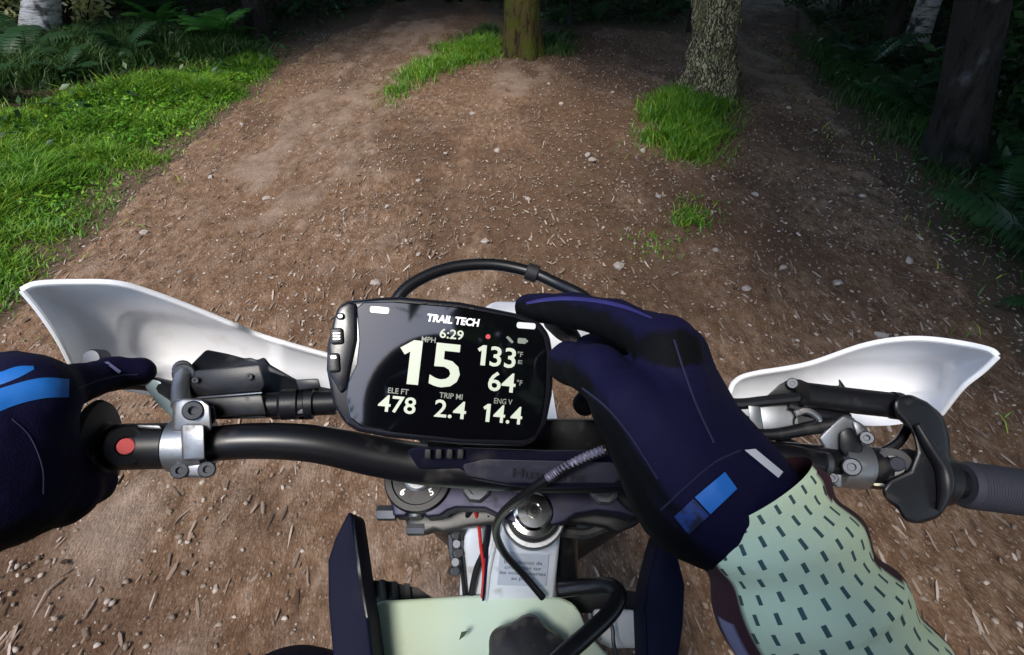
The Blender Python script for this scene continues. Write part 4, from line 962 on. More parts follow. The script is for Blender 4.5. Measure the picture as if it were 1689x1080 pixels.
def box_emb(cx, cy, wx, wy, sl, depth, soft):
    def f(px, py, s, t):
        yy = py - cy - sl * (px - cx); dx = abs(px - cx) / wx; dy = abs(yy) / wy
        return depth * float(sstep(1 + soft, 1 - soft, (dx ** 6 + dy ** 6) ** (1 / 6)))
    return f
TL = [(37, 478), (62, 468), (125, 465), (192, 467), (248, 482), (330, 513), (420, 550), (480, 569), (540, 586), (590, 600)]
BL = [(37, 479), (66, 514), (98, 562), (124, 614), (190, 640), (270, 655), (350, 662), (430, 668), (510, 676), (590, 682)]
vf, rim = patch(TL, BL, [.318, .322, .330, .337, .344, .352, .357, .358, .358, .358], [.317, .316, .314, .312, .314, .318, .324, .328, .332, .336], .028, 90, 26, box_emb(330, 572, 125, 40, .14, .010, .10))
hg = part('handguard', vf, M['white'], bike, 'white plastic handguard on the left bar', sharp=50)
part('rim', tube(rim[:91], .0023, 8, m=120), M['white'], hg)
part('rim', tube([rim[0]] + rim[:90:-1][1:60] if False else [PY(*p, y - .001) for p, y in zip(BL[:4], [.317, .316, .314, .312])], .0021, 8, m=30), M['white'], hg)
part('bolt', lathe(PY(155, 592, .309), np.array([0, -.75, .66]), [(.0072, -.008), (.0072, .0015), (.0062, .003), (.003, .0033)], 20), M['bolt'], hg)
TR = [(1203, 650), (1212, 630), (1240, 617), (1330, 601), (1420, 571), (1478, 560), (1530, 559), (1590, 567), (1632, 577), (1645, 587)]
BRr = [(1203, 658), (1240, 690), (1290, 700), (1350, 702), (1420, 702), (1480, 700), (1553, 682), (1586, 640), (1620, 612), (1645, 588)]
vf, rim = patch(TR, BRr, [.368, .375, .380, .382, .378, .372, .364, .350, .336, .330], [.365, .365, .364, .360, .354, .348, .336, .333, .331, .330], .028, 90, 26, box_emb(1450, 625, 115, 30, -.05, .010, .10))
hg = part('handguard', vf, M['white'], bike, 'white plastic handguard on the right bar', sharp=50)
part('rim', tube(rim[:91], .0025, 8, m=120), M['white'], hg)
part('rim', tube([PY(*p, y - .001) for p, y in zip(BRr[6:], [.336, .333, .331, .330])], .0022, 8, m=30), M['white'], hg)
for nm_, pts in (('guard_mount', [P(545, 655, .40), P(470, 640, .43), P(420, 640, .445)]), ('guard_mount', [P(1240, 700, .42), P(1290, 665, .45), P(1340, 655, .46)])):
    part(nm_, tube(pts, .006, 10), M['black'], bike)

# front: headlight mask, brake hose, forks, fender, wheel
hm = [PY(*p) for p in [(690, 520, .40), (790, 514, .41), (812, 497, .412), (850, 497, .415), (880, 506, .415), (930, 520, .41), (1000, 540, .40), (1030, 600, .39), (1000, 645, .385), (978, 656, .38), (880, 600, .385), (720, 590, .385), (660, 600, .385)]]
part('headlight_mask', slab(hm, np.array([0, .04, -.028]), .006, 3), M['white'], bike, 'white headlight mask mostly hidden behind the display')
part('wiring_cover', pslab([(690, 676), (900, 690), (1000, 690), (1010, 750), (700, 750)], .425, .03, .004, 2), M['black'], bike)
part('mask_strap', tube([P(905, 533, .40), P(925, 545, .385), P(945, 560, .375), P(952, 600, .375)], [.004, .006, .006, .004], 8), M['rubber'], bike)
bh = part('brake_line', tube([P(640, 540, .40), P(656, 492, .405), P(690, 462, .412), P(745, 441, .42), P(810, 436, .425), P(870, 447, .425), P(915, 466, .42), P(965, 492, .41), P(1010, 540, .41)], .0046, 14, m=70), M['hose'], bike, 'black brake line arching in front of the display')
a_, b_ = P(868, 446, .424), P(892, 455, .424); part('line_clip', lathe(a_, b_ - a_, [(.0058, 0), (.0068, .001), (.0068, .0085), (.0058, .0095)], 16), M['rubber'], bh)
part('clip_tab', pslab([(872, 434), (886, 437), (884, 446), (871, 444)], .42, .006, .001), M['rubber'], bh)

STEER = nrm(np.array([0.0, -.45, .893]))       # steering axis, leaning back to the rider
def onaxis(px, py, d, prof, n=32, **kw): return lathe(P(px, py, d), STEER, prof, n, **kw)
TCP = P(870, 835, .447)
def TC(px, py, h=0.0): return PL(px, py, TCP + STEER * h, STEER)
tcl = part('triple_clamp', slab([TC(*p) for p in [(640, 745), (632, 775), (637, 806), (646, 836), (648, 851), (668, 852), (674, 845), (684, 842), (698, 846), (703, 853), (726, 851), (738, 842), (752, 837), (800, 838), (820, 848), (850, 866), (890, 872), (930, 862), (950, 848), (985, 842), (1020, 846), (1045, 853), (1056, 846), (1072, 848), (1082, 860), (1103, 860), (1108, 840), (1118, 806), (1120, 770), (1105, 745)]], -STEER * .026, .0035, 3), M['clamp'], bike, 'dark anodised upper triple clamp')
part('lower_clamp', slab([TC(*p, -.045) for p in [(668, 800), (668, 858), (676, 876), (700, 880), (716, 872), (730, 878), (770, 868), (820, 862), (960, 862), (1000, 868), (1020, 878), (1050, 866), (1070, 850), (1080, 800)]], -STEER * .02, .003, 2), M['black'], tcl)
for px, py in ((637, 846), (686, 878 - 7)):
    o = TC(px, py, -.012 if px < 660 else -.05); part('clamp_bolt', lathe(o, -RIGHT, [(.0062, -.008), (.0062, .006), (.0052, .0075), (.003, .0075)], 6 if px < 660 else 8), M['bolt'], tcl)
o = TC(1108, 846, -.012); part('clamp_bolt', lathe(o, RIGHT, [(.0062, -.008), (.0062, .006), (.0052, .0075)], 6), M['bolt'], tcl)
for px, py in ((686, 849), (1066, 852)):
    part('pinch_bolt', lathe(TC(px, py + 2, -.006), nrm(np.array([0, -.9, -.3])), [(.0068, -.012), (.0068, 0), (.0058, .002), (.003, .002)], 18), M['bolt'], tcl)
for i, (px, py, nums) in enumerate(((690, 789, ('6', '5')), (1062, 792, ('2', '3')))):
    c = TC(px, py, .002); fc = part('fork_cap', lathe(c, STEER, [(.0275, -.004), (.0275, .001), (.0262, .0035), (.0215, .0035), (.0205, .0015), (.0115, .0015)], 48), M['black'], tcl)
    part('cap_adjuster', lathe(c, STEER, [(.0108, .0), (.0108, .0042), (.009, .0055), (.0035, .0056), (.003, .003)], 24), M['silver'], fc)
    fv = np.cross(STEER, RIGHT)
    for j, t in enumerate(nums):
        part('number', place2d(text_mesh(t, .0078, .02), c + RIGHT * (-.0115 + .023 * j) - fv * .0112, nrm(RIGHT + fv * (.5 if j else -.5)), nrm(fv - RIGHT * (.5 if j else -.5)), STEER, .0021), M['print'], fc)
for px, py in ((786, 806), (995, 810)):
    part('bar_mount_bolt', lathe(TC(px, py, .001), STEER, [(.0112, -.002), (.0112, .004), (.0095, .006), (.006, .006), (.0055, .003), (.003, .003)], 24, 8, .04), M['bolt'], tcl)
sn = part('stem_nut', lathe(TC(880, 844, -.001), STEER, [(.0185, -.003), (.0185, .0005), (.0148, .0012), (.0146, .005), (.0128, .0068), (.0062, .007), (.0058, .0035)], 40), M['chrome'], tcl, 'shiny steering stem nut')
part('stem_plug', lathe(TC(880, 844, -.001), STEER, [(.0056, .0030), (.0056, .0048), (.003, .0050), (.0025, .0035)], 6), M['black'], sn)
part('dust_ring', lathe(TC(880, 846, -.004), STEER, [(.0215, -.012), (.0215, -.001), (.0195, .0012), (.0165, .001)], 40), M['rubber'], tcl)
part('fork_tube', tube([TC(690, 789, -.02), TC(690, 789, -.02) - STEER * .72], [.025, .025], 20), M['black'], bike)
part('fork_tube', tube([TC(1062, 792, -.02), TC(1062, 792, -.02) - STEER * .72], [.025, .025], 20), M['black'], bike)
WC = np.array([.022, .78, .37])
fw = part('front_wheel', merge(*[tube([WC + .345 * np.array([0, math.cos(a), math.sin(a)]) for a in np.linspace(0, 2 * math.pi, 41)], .034, 10, m=41)]), M['rubber'], bike)
kv = []
for k in range(44):
    a = 2 * math.pi * k / 44; rd = np.array([0, math.cos(a), math.sin(a)]); tg = np.array([0, -math.sin(a), math.cos(a)])
    for sx in ((-.022, 0, .022) if k % 2 else (-.011, .011)):
        c = WC + rd * (.374 - abs(sx) * .3) + RIGHT * sx; u_, v_, w_ = RIGHT * .007, tg * .009, rd * .011
        kv.append(([c + u_ * i + v_ * j + w_ * l for i in (-1, 1) for j in (-1, 1) for l in (-1, 1)], [(0, 1, 3, 2), (4, 6, 7, 5), (0, 4, 5, 1), (2, 3, 7, 6), (0, 2, 6, 4), (1, 5, 7, 3)]))
part('tyre_knobs', merge(*kv), M['rubber'], fw, smooth=False)
part('spokes', merge(*[tube([WC + RIGHT * (.03 * (-1) ** k), WC + .315 * np.array([0, math.cos(2 * math.pi * k / 32), math.sin(2 * math.pi * k / 32)])], .0018, 5, m=2) for k in range(32)], lathe(WC - RIGHT * .05, RIGHT, [(.02, 0), (.028, .01), (.028, .09), (.02, .1)], 20)), M['spoke'], fw)
part('fender', slab([np.array(p) + np.array([.022, 0, 0]) for p in [(-.05, .36, .80), (-.062, .55, .80), (-.055, .78, .765), (-.03, .92, .70), (.03, .92, .70), (.055, .78, .765), (.062, .55, .80), (.05, .36, .80)]], np.array([0, 0, -.006]), .002), M['white'], bike)

# frame head, wires, tank, shrouds
fr = part('frame_head', slab([P(824, 852, .490), P(926, 866, .492), P(922, 910, .500), P(913, 1000, .520), P(798, 1000, .520), P(806, 930, .505)], AWAY(865, 930) * .05, .004, 3), M['frame'], bike, 'silver painted frame head below the steering stem')
fpl = nrm(np.cross(P(922, 910, .5) - P(806, 930, .505), P(913, 1000, .52) - P(806, 930, .505))); fpl = fpl if np.dot(fpl, CAM - P(860, 930, .5)) > 0 else -fpl
def FP(px, py, h=0.0): return PL(px, py, P(806, 930, .505) + fpl * h, fpl)
part('head_collar', lathe(TC(880, 850, -.022), STEER, [(.0265, -.014), (.0265, -.002), (.025, 0), (.018, 0)], 48), M['silver'], fr)
part('collar_bolt', lathe(FP(908, 878, .008), fpl, [(.005, -.006), (.005, .002), (.004, .003)], 12), M['bolt'], fr)
part('frame_edge', tube([FP(826, 856, .001), FP(808, 930, .001), FP(800, 995, .001)], .0022, 8), M['frame'], fr)
stk = part('sticker', slab([FP(*p, .0012) for p in [(824, 911), (906, 915), (901, 968), (820, 965)]], -fpl * .0008, .0002, 1), M['sticker'], fr, 'small grey notice sticker')
su = nrm(FP(906, 915) - FP(824, 911)); sv = np.cross(fpl, su)
for i, t in enumerate(('Interdiction de', 'circulation sur', 'les voies ouvertes', 'au public')):
    part('printed_text', place2d(text_mesh(t, .0058, .004), FP(863 - .4 * i, 928 + 8.8 * i, .0014), su, sv, fpl), M['ink'], stk)
part('frame_side', pslab([(768, 866, .51), (800, 872, .51), (800, 1000, .53), (757, 1000, .53), (760, 930, .52)], .52, .03, .002), M['frame'], bike)
part('wire_loom', tube([P(808, 850, .49), P(800, 905, .505), P(786, 940, .515), P(776, 990, .525)], .0032, 8), M['hose'], bike)
part('wire_loom', tube([P(775, 838, .48), P(765, 870, .50), P(758, 890, .51), P(762, 930, .515), P(768, 990, .525)], .0024, 8), M['hose'], bike)
part('red_wire', tube([P(783, 838, .48), P(790, 870, .495), P(793, 900, .502), P(798, 940, .51), P(795, 990, .52)], .0016, 8), M['red'], bike)
part('blue_wire', tube([P(806, 850, .487), P(803, 920, .50), P(797, 990, .51)], .0012, 6), M['navy'], bike)
part('cable_clamp', merge(*[lathe(P(752 + 3 * math.sin(k), 882 + 15 * k, .51), nrm(CAM - P(752, 900, .51)) + RIGHT * .3 * (-1) ** k, [(.0045, -.006), (.0045, .002), (.0036, .003), (.002, .003)], 10) for k in range(5)], tube([P(745, 880, .515), P(747, 910, .515), P(756, 945, .515)], .004, 8)), M['bolt'], bike)
TK = [(604, 1040, .50), (612, 1002, .505), (626, 989, .51), (690, 985, .515), (780, 979, .52), (870, 978, .52), (925, 983, .515), (946, 992, .51), (958, 1010, .505), (972, 1045, .50), (1010, 1085, .49), (1050, 1200, .46), (1040, 1400, .42), (900, 1500, .40), (650, 1480, .40), (560, 1350, .42), (572, 1180, .46)]
tk = part('fuel_tank', slab([P(*p) for p in TK], np.array([0, .03, -.14]), .016, 5), M['tank'], bike, 'pale green translucent plastic fuel tank', sharp=60)
cap = P(868, 1092, .468)
TN = nrm(np.cross(P(700, 990, .515) - P(780, 1300, .43), P(900, 990, .515) - P(700, 990, .515))); TN = TN if TN[2] > 0 else -TN
part('tank_cap', lathe(cap, TN, [(.034, -.03), (.034, .004), (.031, .009), (.012, .011), (.004, .011)], 60, 6, .07), M['black'], tk, 'black lobed fuel cap')
part('leaf_fragment', pslab([(757, 1056), (761, 1042), (772, 1040), (766, 1049)], .4835, .001, 0), mat('leaf_scrap', (.03, .05, .02), .7), tk)
part('hose', tube([P(925, 972, .50), P(975, 966, .49), P(1010, 968, .475), P(1020, 985, .465), P(1005, 1012, .452), P(965, 1050, .435), P(920, 1090, .42), P(850, 1170, .40)], .0070, 16, m=60), M['hose'], bike, 'thick black breather hose looping over the tank')
part('cable', tube([P(1000, 742, .350), P(960, 758, .352), P(915, 782, .358), P(862, 818, .378), P(828, 848, .42), P(818, 878, .45), P(832, 912, .475), P(862, 946, .49), P(895, 985, .50)], .0033, 12, m=70), M['hose'], bike, 'thin black cable curving down past the stem nut')
part('cable_sleeve', tube([P(996, 742, .3495), P(960, 756.5, .3512), P(925, 775, .3555), P(903, 788, .3595)], .0030, 10, m=60, prof=lambda th_, s: 1.0 + .12 * math.sin(s * 260 + 2 * th_)), mat('braided_sleeve', (.13, .12, .17), .5, metal=.3), bike)
sl = part('radiator_shroud', slab([P(*p) for p in [(575, 842, .475), (582, 850, .475), (590, 905, .47), (597, 962, .465), (607, 1020, .455), (617, 1100, .44), (625, 1250, .42), (555, 1250, .42), (549, 1090, .44), (541, 1000, .455), (540, 925, .465), (552, 888, .47)]], AWAY(575, 960) * .05 + RIGHT * .012, .004, 3), M['navy'], bike, 'dark navy radiator shroud left of the tank')
part('shroud_edge', slab([P(*p) for p in [(583, 848, .4745), (590, 900, .4695), (598, 962, .4645), (608, 1020, .4545), (603, 1020, .4545), (592, 962, .4645), (585, 905, .4695)]], AWAY(590, 940) * .004, .0006, 1), M['black'], sl)
part('radiator_shroud', slab([P(*p) for p in [(1092, 875, .475), (1103, 882, .475), (1118, 915, .47), (1131, 965, .46), (1128, 1030, .45), (1118, 1100, .44), (1105, 1250, .42), (1050, 1250, .42), (1066, 1100, .45), (1062, 1010, .46), (1068, 965, .468), (1082, 905, .473)]], AWAY(1100, 960) * .05 - RIGHT * .012, .004, 3), M['navy'], bike, 'dark navy radiator shroud right of the tank')
rh = part('radiator', merge(pslab([(596, 956), (640, 958), (690, 970), (720, 990), (720, 1010), (600, 1010)], .545, .02, .002), *[pslab([(606 + 20 * k, 952 + 3 * k), (616 + 20 * k, 953 + 3 * k), (619 + 20 * k, 990), (609 + 20 * k, 990)], .540, .01, .001) for k in range(4)]), M['rubber'], bike)
part('radiator', pslab([(930, 965), (1050, 975), (1072, 990), (1072, 1015), (930, 1010)], .55, .03, .003), M['rubber'], bike)
ex = part('overflow_bottle', pslab([(975, 1004), (1030, 1004), (1062, 1008), (1076, 1022), (1076, 1056), (1058, 1068), (1010, 1070), (985, 1060)], .53, .05, .008, 4), M['white'], bike, 'white bottle right of the fuel tank')
part('bottle_bracket', tube([P(1000, 1015, .515), P(1010, 1035, .505), P(1012, 1060, .50), P(1018, 1085, .49)], .0018, 8), M['bolt'], ex)
part('frame_spar', tube([P(930, 870, .52), P(935, 960, .56), P(940, 1100, .60)], .012, 12), M['black'], bike)
part('cable_bundle', tube([P(925, 876, .50), P(965, 880, .50), P(1000, 868, .50), P(1030, 866, .50)], .005, 8), M['rubber'], bike)
# lower bike: engine, seat, rear end
part('engine', slab([np.array(p) for p in [(-.11, .22, .42), (-.12, -.22, .40), (-.11, -.3, .55), (-.10, -.05, .62), (-.09, .12, .80), (-.09, .24, .80)]], np.array([.25, 0, 0]), .02, 3), M['silver'], bike)
part('seat', slab([np.array(p) for p in [(-.075, .12, .93), (-.10, -.15, .92), (-.12, -.45, .93), (-.09, -.8, .97), (.13, -.8, .97), (.16, -.45, .93), (.14, -.15, .92), (.115, .12, .93)]], np.array([0, 0, -.09]), .025, 4), M['rubber'], bike)
part('rear_fender', slab([np.array(p) for p in [(-.07, -.7, .93), (-.07, -1.15, 1.0), (.11, -1.15, 1.0), (.11, -.7, .93)]], np.array([0, 0, -.006]), .002), M['white'], bike)
RW = np.array([.02, -.72, .36])
rw = part('rear_wheel', tube([RW + .30 * np.array([0, math.cos(a), math.sin(a)]) for a in np.linspace(0, 2 * math.pi, 41)], .055, 12, m=41), M['rubber'], bike)
part('hub', merge(lathe(RW - RIGHT * .07, RIGHT, [(.03, 0), (.04, .02), (.04, .12), (.03, .14)], 20), *[tube([RW, RW + .27 * np.array([0, math.cos(2 * math.pi * k / 24), math.sin(2 * math.pi * k / 24)])], .002, 5, m=2) for k in range(24)]), M['spoke'], rw)
part('swingarm', merge(*[tube([(sx, -.2, .42), (sx, -.75, .37)], .03, 10, m=3) for sx in (-.09, .13)]), M['frame'], bike)

# ------------------------------------------------------------------ the display on the bar
DO = P(728, 610, .338)
DN = nrm(CAM - DO + UP * .012 - RIGHT * .008)
def D(px, py, h=0.0): return PL(px, py, DO + DN * h, DN)
DU = nrm(D(790, 533) - D(707, 524)); DV = np.cross(DN, DU)
disp = empty('navigation_display', DO - DN * .03, 'black trip computer display with glowing digits mounted on the handlebar', 'display')
hout = [(548, 528), (556, 505), (572, 494), (630, 489), (660, 488), (760, 497), (860, 517), (892, 530), (908, 552), (914, 590), (912, 650), (902, 700), (884, 728), (866, 737), (760, 734), (640, 722), (588, 712), (568, 700), (548, 668), (537, 610), (538, 570)]
part('housing', slab([D(*p) for p in hout], -DN * .026, .005, 4), M['bezel'], disp, sharp=14)
part('side_panel', slab([D(*p, .0022) for p in [(550, 524), (558, 505), (574, 497), (588, 500), (588, 560), (576, 616), (572, 640), (562, 650), (543, 616), (541, 570)]], -DN * .006, .0016, 3), M['bezel'], disp)
def rrect(cx, cy, w, h, r, ang=0.0, h0=0.0, n=5):
    pts = []
    for (sx, sy, a0) in ((1, -1, -90), (1, 1, 0), (-1, 1, 90), (-1, -1, 180)):
        for k in range(n + 1):
            a = math.radians(a0 + 90 * k / n); pts.append((sx * (w / 2 - r) + r * math.cos(a), sy * (h / 2 - r) + r * math.sin(a)))
    ca, sa = math.cos(ang), math.sin(ang)
    return [D(cx + x * ca - y * sa, cy + x * sa + y * ca, h0) for x, y in pts]
for px, py, w, h, mt in ((561, 521, 14, 11, 'bezel'), (555, 554, 22, 27, 'black'), (550, 598, 20, 32, 'black')):
    b = part('button', slab(rrect(px, py, w, h, 5, -.06, .0042), -DN * .004, .001, 2), M[mt], disp)
    if h == 27:
        for k in (-1, 0, 1): part('menu_bar', slab(rrect(px, py + 4.5 * k, 12, 2.2, 1, -.06, .0046), -DN * .0006, 0), M['print'], b)
    elif h == 11: part('power_mark', slab(rrect(px, py, 7, 6, 2.6, 0, .0046), -DN * .0006, 0), M['print'], b)
    else: part('button_mark', slab(rrect(px, py - 9, 9, 5, 2, 0, .0046), -DN * .0006, 0), M['print'], b)
scr_out = [(588, 507), (600, 498), (650, 497), (760, 506), (850, 523), (880, 534), (896, 552), (902, 585), (900, 650), (893, 695), (882, 718), (866, 726), (760, 724), (650, 713), (596, 704), (578, 690), (570, 655), (574, 630), (588, 600), (592, 560)]
scr = part('screen', slab([D(*p, .0016) for p in scr_out], -DN * .003, .0008, 2), M['screen'], disp, 'glossy dark screen reflecting sky and trees', smooth=False)
for px, py in ((626, 511), (868, 537)):
    part('silver_tab', slab(rrect(px, py, 31, 10, 3.5, .08, .0020), -DN * .0005, 0), M['print'], scr)
def readout(nm, txt, px, py, hpx, wpx, mt='digit', bold=.014, shear=0.0):
    if txt[0] == '1':
        k1 = np.array([(.20, 0), (.42, 0), (.42, 1), (.25, 1), (0, .80), (.10, .655), (.20, .735)]); rest = text_mesh(txt[1:], .02, bold, shear, align='LEFT'); R_ = np.array(rest[0]); hh = R_[:, 1].max() - R_[:, 1].min()
        one = [(p[0] * hh + R_[:, 0].min() - .62 * hh, p[1] * hh + R_[:, 1].min(), 0) for p in k1]
        vf = merge((one, [(0, 1, 2, 3, 6), (3, 4, 5, 6)]), rest)
    else: vf = text_mesh(txt, .02, bold, shear)
    V = np.array(vf[0]); V[:, :2] -= (V[:, :2].max(0) + V[:, :2].min(0)) / 2
    s = np.linalg.norm(D(px + 10, py) - D(px, py)) / 10
    V[:, 0] *= wpx * s / (V[:, 0].max() - V[:, 0].min()); V[:, 1] *= hpx * s / (V[:, 1].max() - V[:, 1].min())
    return part(nm, place2d((V, vf[1]), D(px, py, .00205), DU, DV, DN), M[mt], scr, smooth=False)
readout('maker_name', 'TRAIL TECH', 748, 528, 13, 86, 'print', .035, .12)
readout('clock_readout', '6:29', 745, 551, 16, 39)
readout('unit_text', 'MPH', 707, 560, 9, 23, 'digit_dim')
readout('speed_readout', '15', 709, 600, 73, 102, 'digit', .018)
readout('temperature_readout', '133', 819, 588, 33, 64)
readout('unit_text', '°F', 858, 584, 9, 9, 'digit_dim')
readout('unit_text', 'E', 858, 597, 6, 7, 'digit_dim')
readout('temperature_readout', '64', 828, 630, 32, 45)
readout('unit_text', '°F', 857, 631, 9, 9, 'digit_dim')
readout('unit_text', 'ELE FT', 657, 645, 9, 34, 'digit_dim')
readout('elevation_readout', '478', 655, 667, 28, 62)
readout('unit_text', 'TRIP MI', 744, 653, 9, 38, 'digit_dim')
readout('distance_readout', '2.4', 743, 675, 29, 52)
readout('unit_text', 'ENG V', 830, 662, 9, 30, 'digit_dim')
readout('voltage_readout', '14.4', 829, 683, 29, 65)
part('record_dot', slab([D(805 + 4 * math.cos(a), 555 + 4 * math.sin(a), .0021) for a in np.linspace(0, 6.28, 14)[:-1]], -DN * .0004, 0), M['rec'], scr)
part('battery_icon', merge(slab(rrect(861, 562, 14, 9, 2, .08, .0021), -DN * .0003, 0), slab(rrect(869.5, 562.5, 2.5, 4, 1, .08, .0021), -DN * .0003, 0)), M['digit_dim'], scr)
part('satellite_icon', merge(slab(rrect(841, 560, 4.5, 7, 1, -.7, .0021), -DN * .0003, 0), slab(rrect(837.5, 556.5, 4, 4, 1, -.7, .0021), -DN * .0003, 0), slab(rrect(844.5, 563.5, 4, 4, 1, -.7, .0021), -DN * .0003, 0)), M['digit_dim'], scr)
part('display_mount', tube([DO - DN * .024, DO - DN * .04 - UP * .02, P(735, 762, .392)], .012, 14), M['black'], disp)
for k in range(4):
    part('housing_screw', slab(rrect(700 + 26 * k, 499 + 3.2 * k, 9, 4, 1.5, .1, .0004), -DN * .003, .0003, 1), M['rubber'], disp)

# ------------------------------------------------------------------ the rider
def J(*j): return np.array([P(*q) for q in j])
def fold(X):       # creases of the cloth, deeper where a ridge runs across
    a = np.sin(X[..., 0] * 260 + 2.2 * np.sin(X[..., 2] * 110 + X[..., 1] * 60)); b = np.sin(X[..., 1] * 190 - X[..., 2] * 210 + 1.5 * np.sin(X[..., 0] * 90))
    return .0005 * (np.abs(a) ** .6 - .6) * (.5 + .5 * b) + .0005 * np.abs(np.sin(X[..., 2] * 170 + X[..., 0] * 120 + b))
def chain(pts, rs_): return [(pts[i], pts[i + 1], rs_[i], rs_[i + 1]) for i in range(len(pts) - 1)]
# body: one continuous figure in riding clothes, sitting behind the camera
SHR, SHL = np.array([.20, -.17, 1.34]), np.array([-.20, -.17, 1.34])
ELR, ELL = np.array([.235, .035, 1.10]), np.array([-.42, -.05, 1.13])
WRL = P(-190, 830, .272)
WRR = P(1185, 838, .277)
groups = [([((0, -.27, 1.02), (0, -.21, 1.20), .14, .14), ((0, -.21, 1.20), (0, -.18, 1.33), .14, .10), (SHL, SHR, .075, .075), ((-.09, -.25, 1.0), (.09, -.25, 1.0), .13, .13), ((0, -.18, 1.34), (0, -.19, 1.5), .065, .06), ((0, -.19, 1.55), (0, -.18, 1.62), .085, .095)], .05),
          (chain([SHR, ELR, WRR + (ELR - WRR) * .25], [.060, .040, .028]), .02), (chain([SHL, ELL, WRL], [.065, .046, .032]), .02),
          (chain([(-.10, -.25, .98), (-.239, .21, .795), (-.17, .08, .42), (-.17, .10, .30)], [.105, .066, .055, .06]), .03), (chain([(.12, -.25, .98), (.27, .10, .84), (.21, .0, .42), (.21, .05, .30)], [.105, .066, .055, .06]), .03),
          (chain([(-.17, .02, .30), (-.17, .20, .28)], [.055, .045]), .02), (chain([(.21, -.04, .30), (.21, .14, .28)], [.055, .045]), .02)]
bV, bF = sdf_body(groups, .011, .03)
tone = sstep(1.10, 1.06, bV[:, 2])
M['cloth'] = two_tone('riding_clothes', 'tone', (.09, .02, .035), (.012, .012, .022), .8)
person = part('person', (bV, bF), M['cloth'], None, attrs={'tone': tone}, sharp=0)
tag(person, 'rider in navy gloves and green dotted jersey, left hand gripping, right hand at the display', 'person')
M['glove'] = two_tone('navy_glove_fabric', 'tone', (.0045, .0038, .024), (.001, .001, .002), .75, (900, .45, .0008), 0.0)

# right glove: index finger over the display's top edge, thumb on its side
i_ = J((1098, 572, .288), (1015, 527, .322), (945, 512, .348), (872, 507, .366)); m_ = J((1118, 585, .312), (1040, 560, .345), (975, 580, .368), (935, 610, .376))
r_ = J((1132, 615, .332), (1060, 600, .362), (1000, 630, .380), (965, 665, .384)); l_ = J((1146, 655, .346), (1085, 650, .368), (1035, 680, .382), (1005, 705, .384))
t_ = J((1085, 742, .270), (1030, 668, .272), (985, 612, .292), (938, 598, .318))
w1, w2, w3 = P(1150, 815, .270), P(1182, 792, .283), P(1168, 802, .285)
palm = [(w1, i_[0], .019, .0150), (w3, m_[0], .020, .0150), (w2, r_[0], .019, .0140), (w2, l_[0], .017, .013), (w1, t_[0], .019, .0165), (t_[0], t_[1], .0165, .0145), (w1, w2, .022, .022), (w2, P(1240, 838, .274), .022, .023), (w1, P(1216, 858, .270), .020, .020)]
groups = [(palm, .022), (chain(i_, [.0145, .0118, .0112, .0095]), .004), (chain(m_, [.0145, .0120, .0112, .0095]), .004), (chain(r_, [.0135, .0115, .0105, .009]), .004), (chain(l_, [.0125, .0105, .0095, .0082]), .004), (chain(t_[1:], [.0142, .0128, .0128]), .008)]
gV, gF = sdf_body(groups, .0021, .008, fold)
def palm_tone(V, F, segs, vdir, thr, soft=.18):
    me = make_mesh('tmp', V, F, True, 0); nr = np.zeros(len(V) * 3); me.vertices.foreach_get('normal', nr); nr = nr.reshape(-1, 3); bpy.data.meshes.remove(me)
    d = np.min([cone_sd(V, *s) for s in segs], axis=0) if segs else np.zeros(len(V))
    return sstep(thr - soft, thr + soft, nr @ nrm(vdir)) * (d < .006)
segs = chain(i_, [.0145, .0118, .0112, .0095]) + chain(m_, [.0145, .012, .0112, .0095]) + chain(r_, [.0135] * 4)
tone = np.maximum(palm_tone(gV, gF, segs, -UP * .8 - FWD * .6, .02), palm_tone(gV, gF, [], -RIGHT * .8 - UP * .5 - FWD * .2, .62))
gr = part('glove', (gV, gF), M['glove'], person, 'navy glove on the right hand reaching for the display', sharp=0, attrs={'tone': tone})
gb = bvh_of((gV, gF))
part('wrist_tab', decal([(1196, 778), (1216, 806), (1172, 848), (1146, 820)], gb, .0016, .0012, 12, 8), M['blueprint'], gr, 'bright blue wrist tab')
part('wrist_tab', decal([(1144, 822), (1170, 850), (1136, 882), (1112, 852)], gb, .0013, .0012, 12, 8), mat('dark_blue_print', (.004, .03, .15), .6, var=((.002, .004, .02), 160, .45, .55)), gr, 'dark printed end of the wrist tab')
M['rim_blue'] = mat('blue_finger_piping', (.014, .012, .11), .75, bump=(900, .6, .0006))
part('finger_piping', ribbon([(868, 500), (900, 494), (940, 492), (985, 496), (1030, 506), (1075, 524)], [2, 3, 3.2, 3.2, 3, 1.5], gb, .0008), M['rim_blue'], gr, 'bright blue piping along the index finger')
M['seam_right'] = mat('glove_seam', (.009, .008, .036), .85)
for path in ([(1112, 560), (1128, 610), (1150, 670), (1178, 730)], [(960, 640), (1000, 672), (1040, 720), (1085, 790)], [(1090, 842), (1135, 800), (1180, 762), (1222, 742)]):
    part('seam', ribbon(path, [1.8] * len(path), gb, .0008), M['seam_right'], gr)
part('cuff_label', decal([(1228, 742), (1246, 740), (1292, 778), (1284, 788)], gb, .0012, .001, 10, 5), mat('white_cuff_tape', (.55, .55, .60), .7), gr)
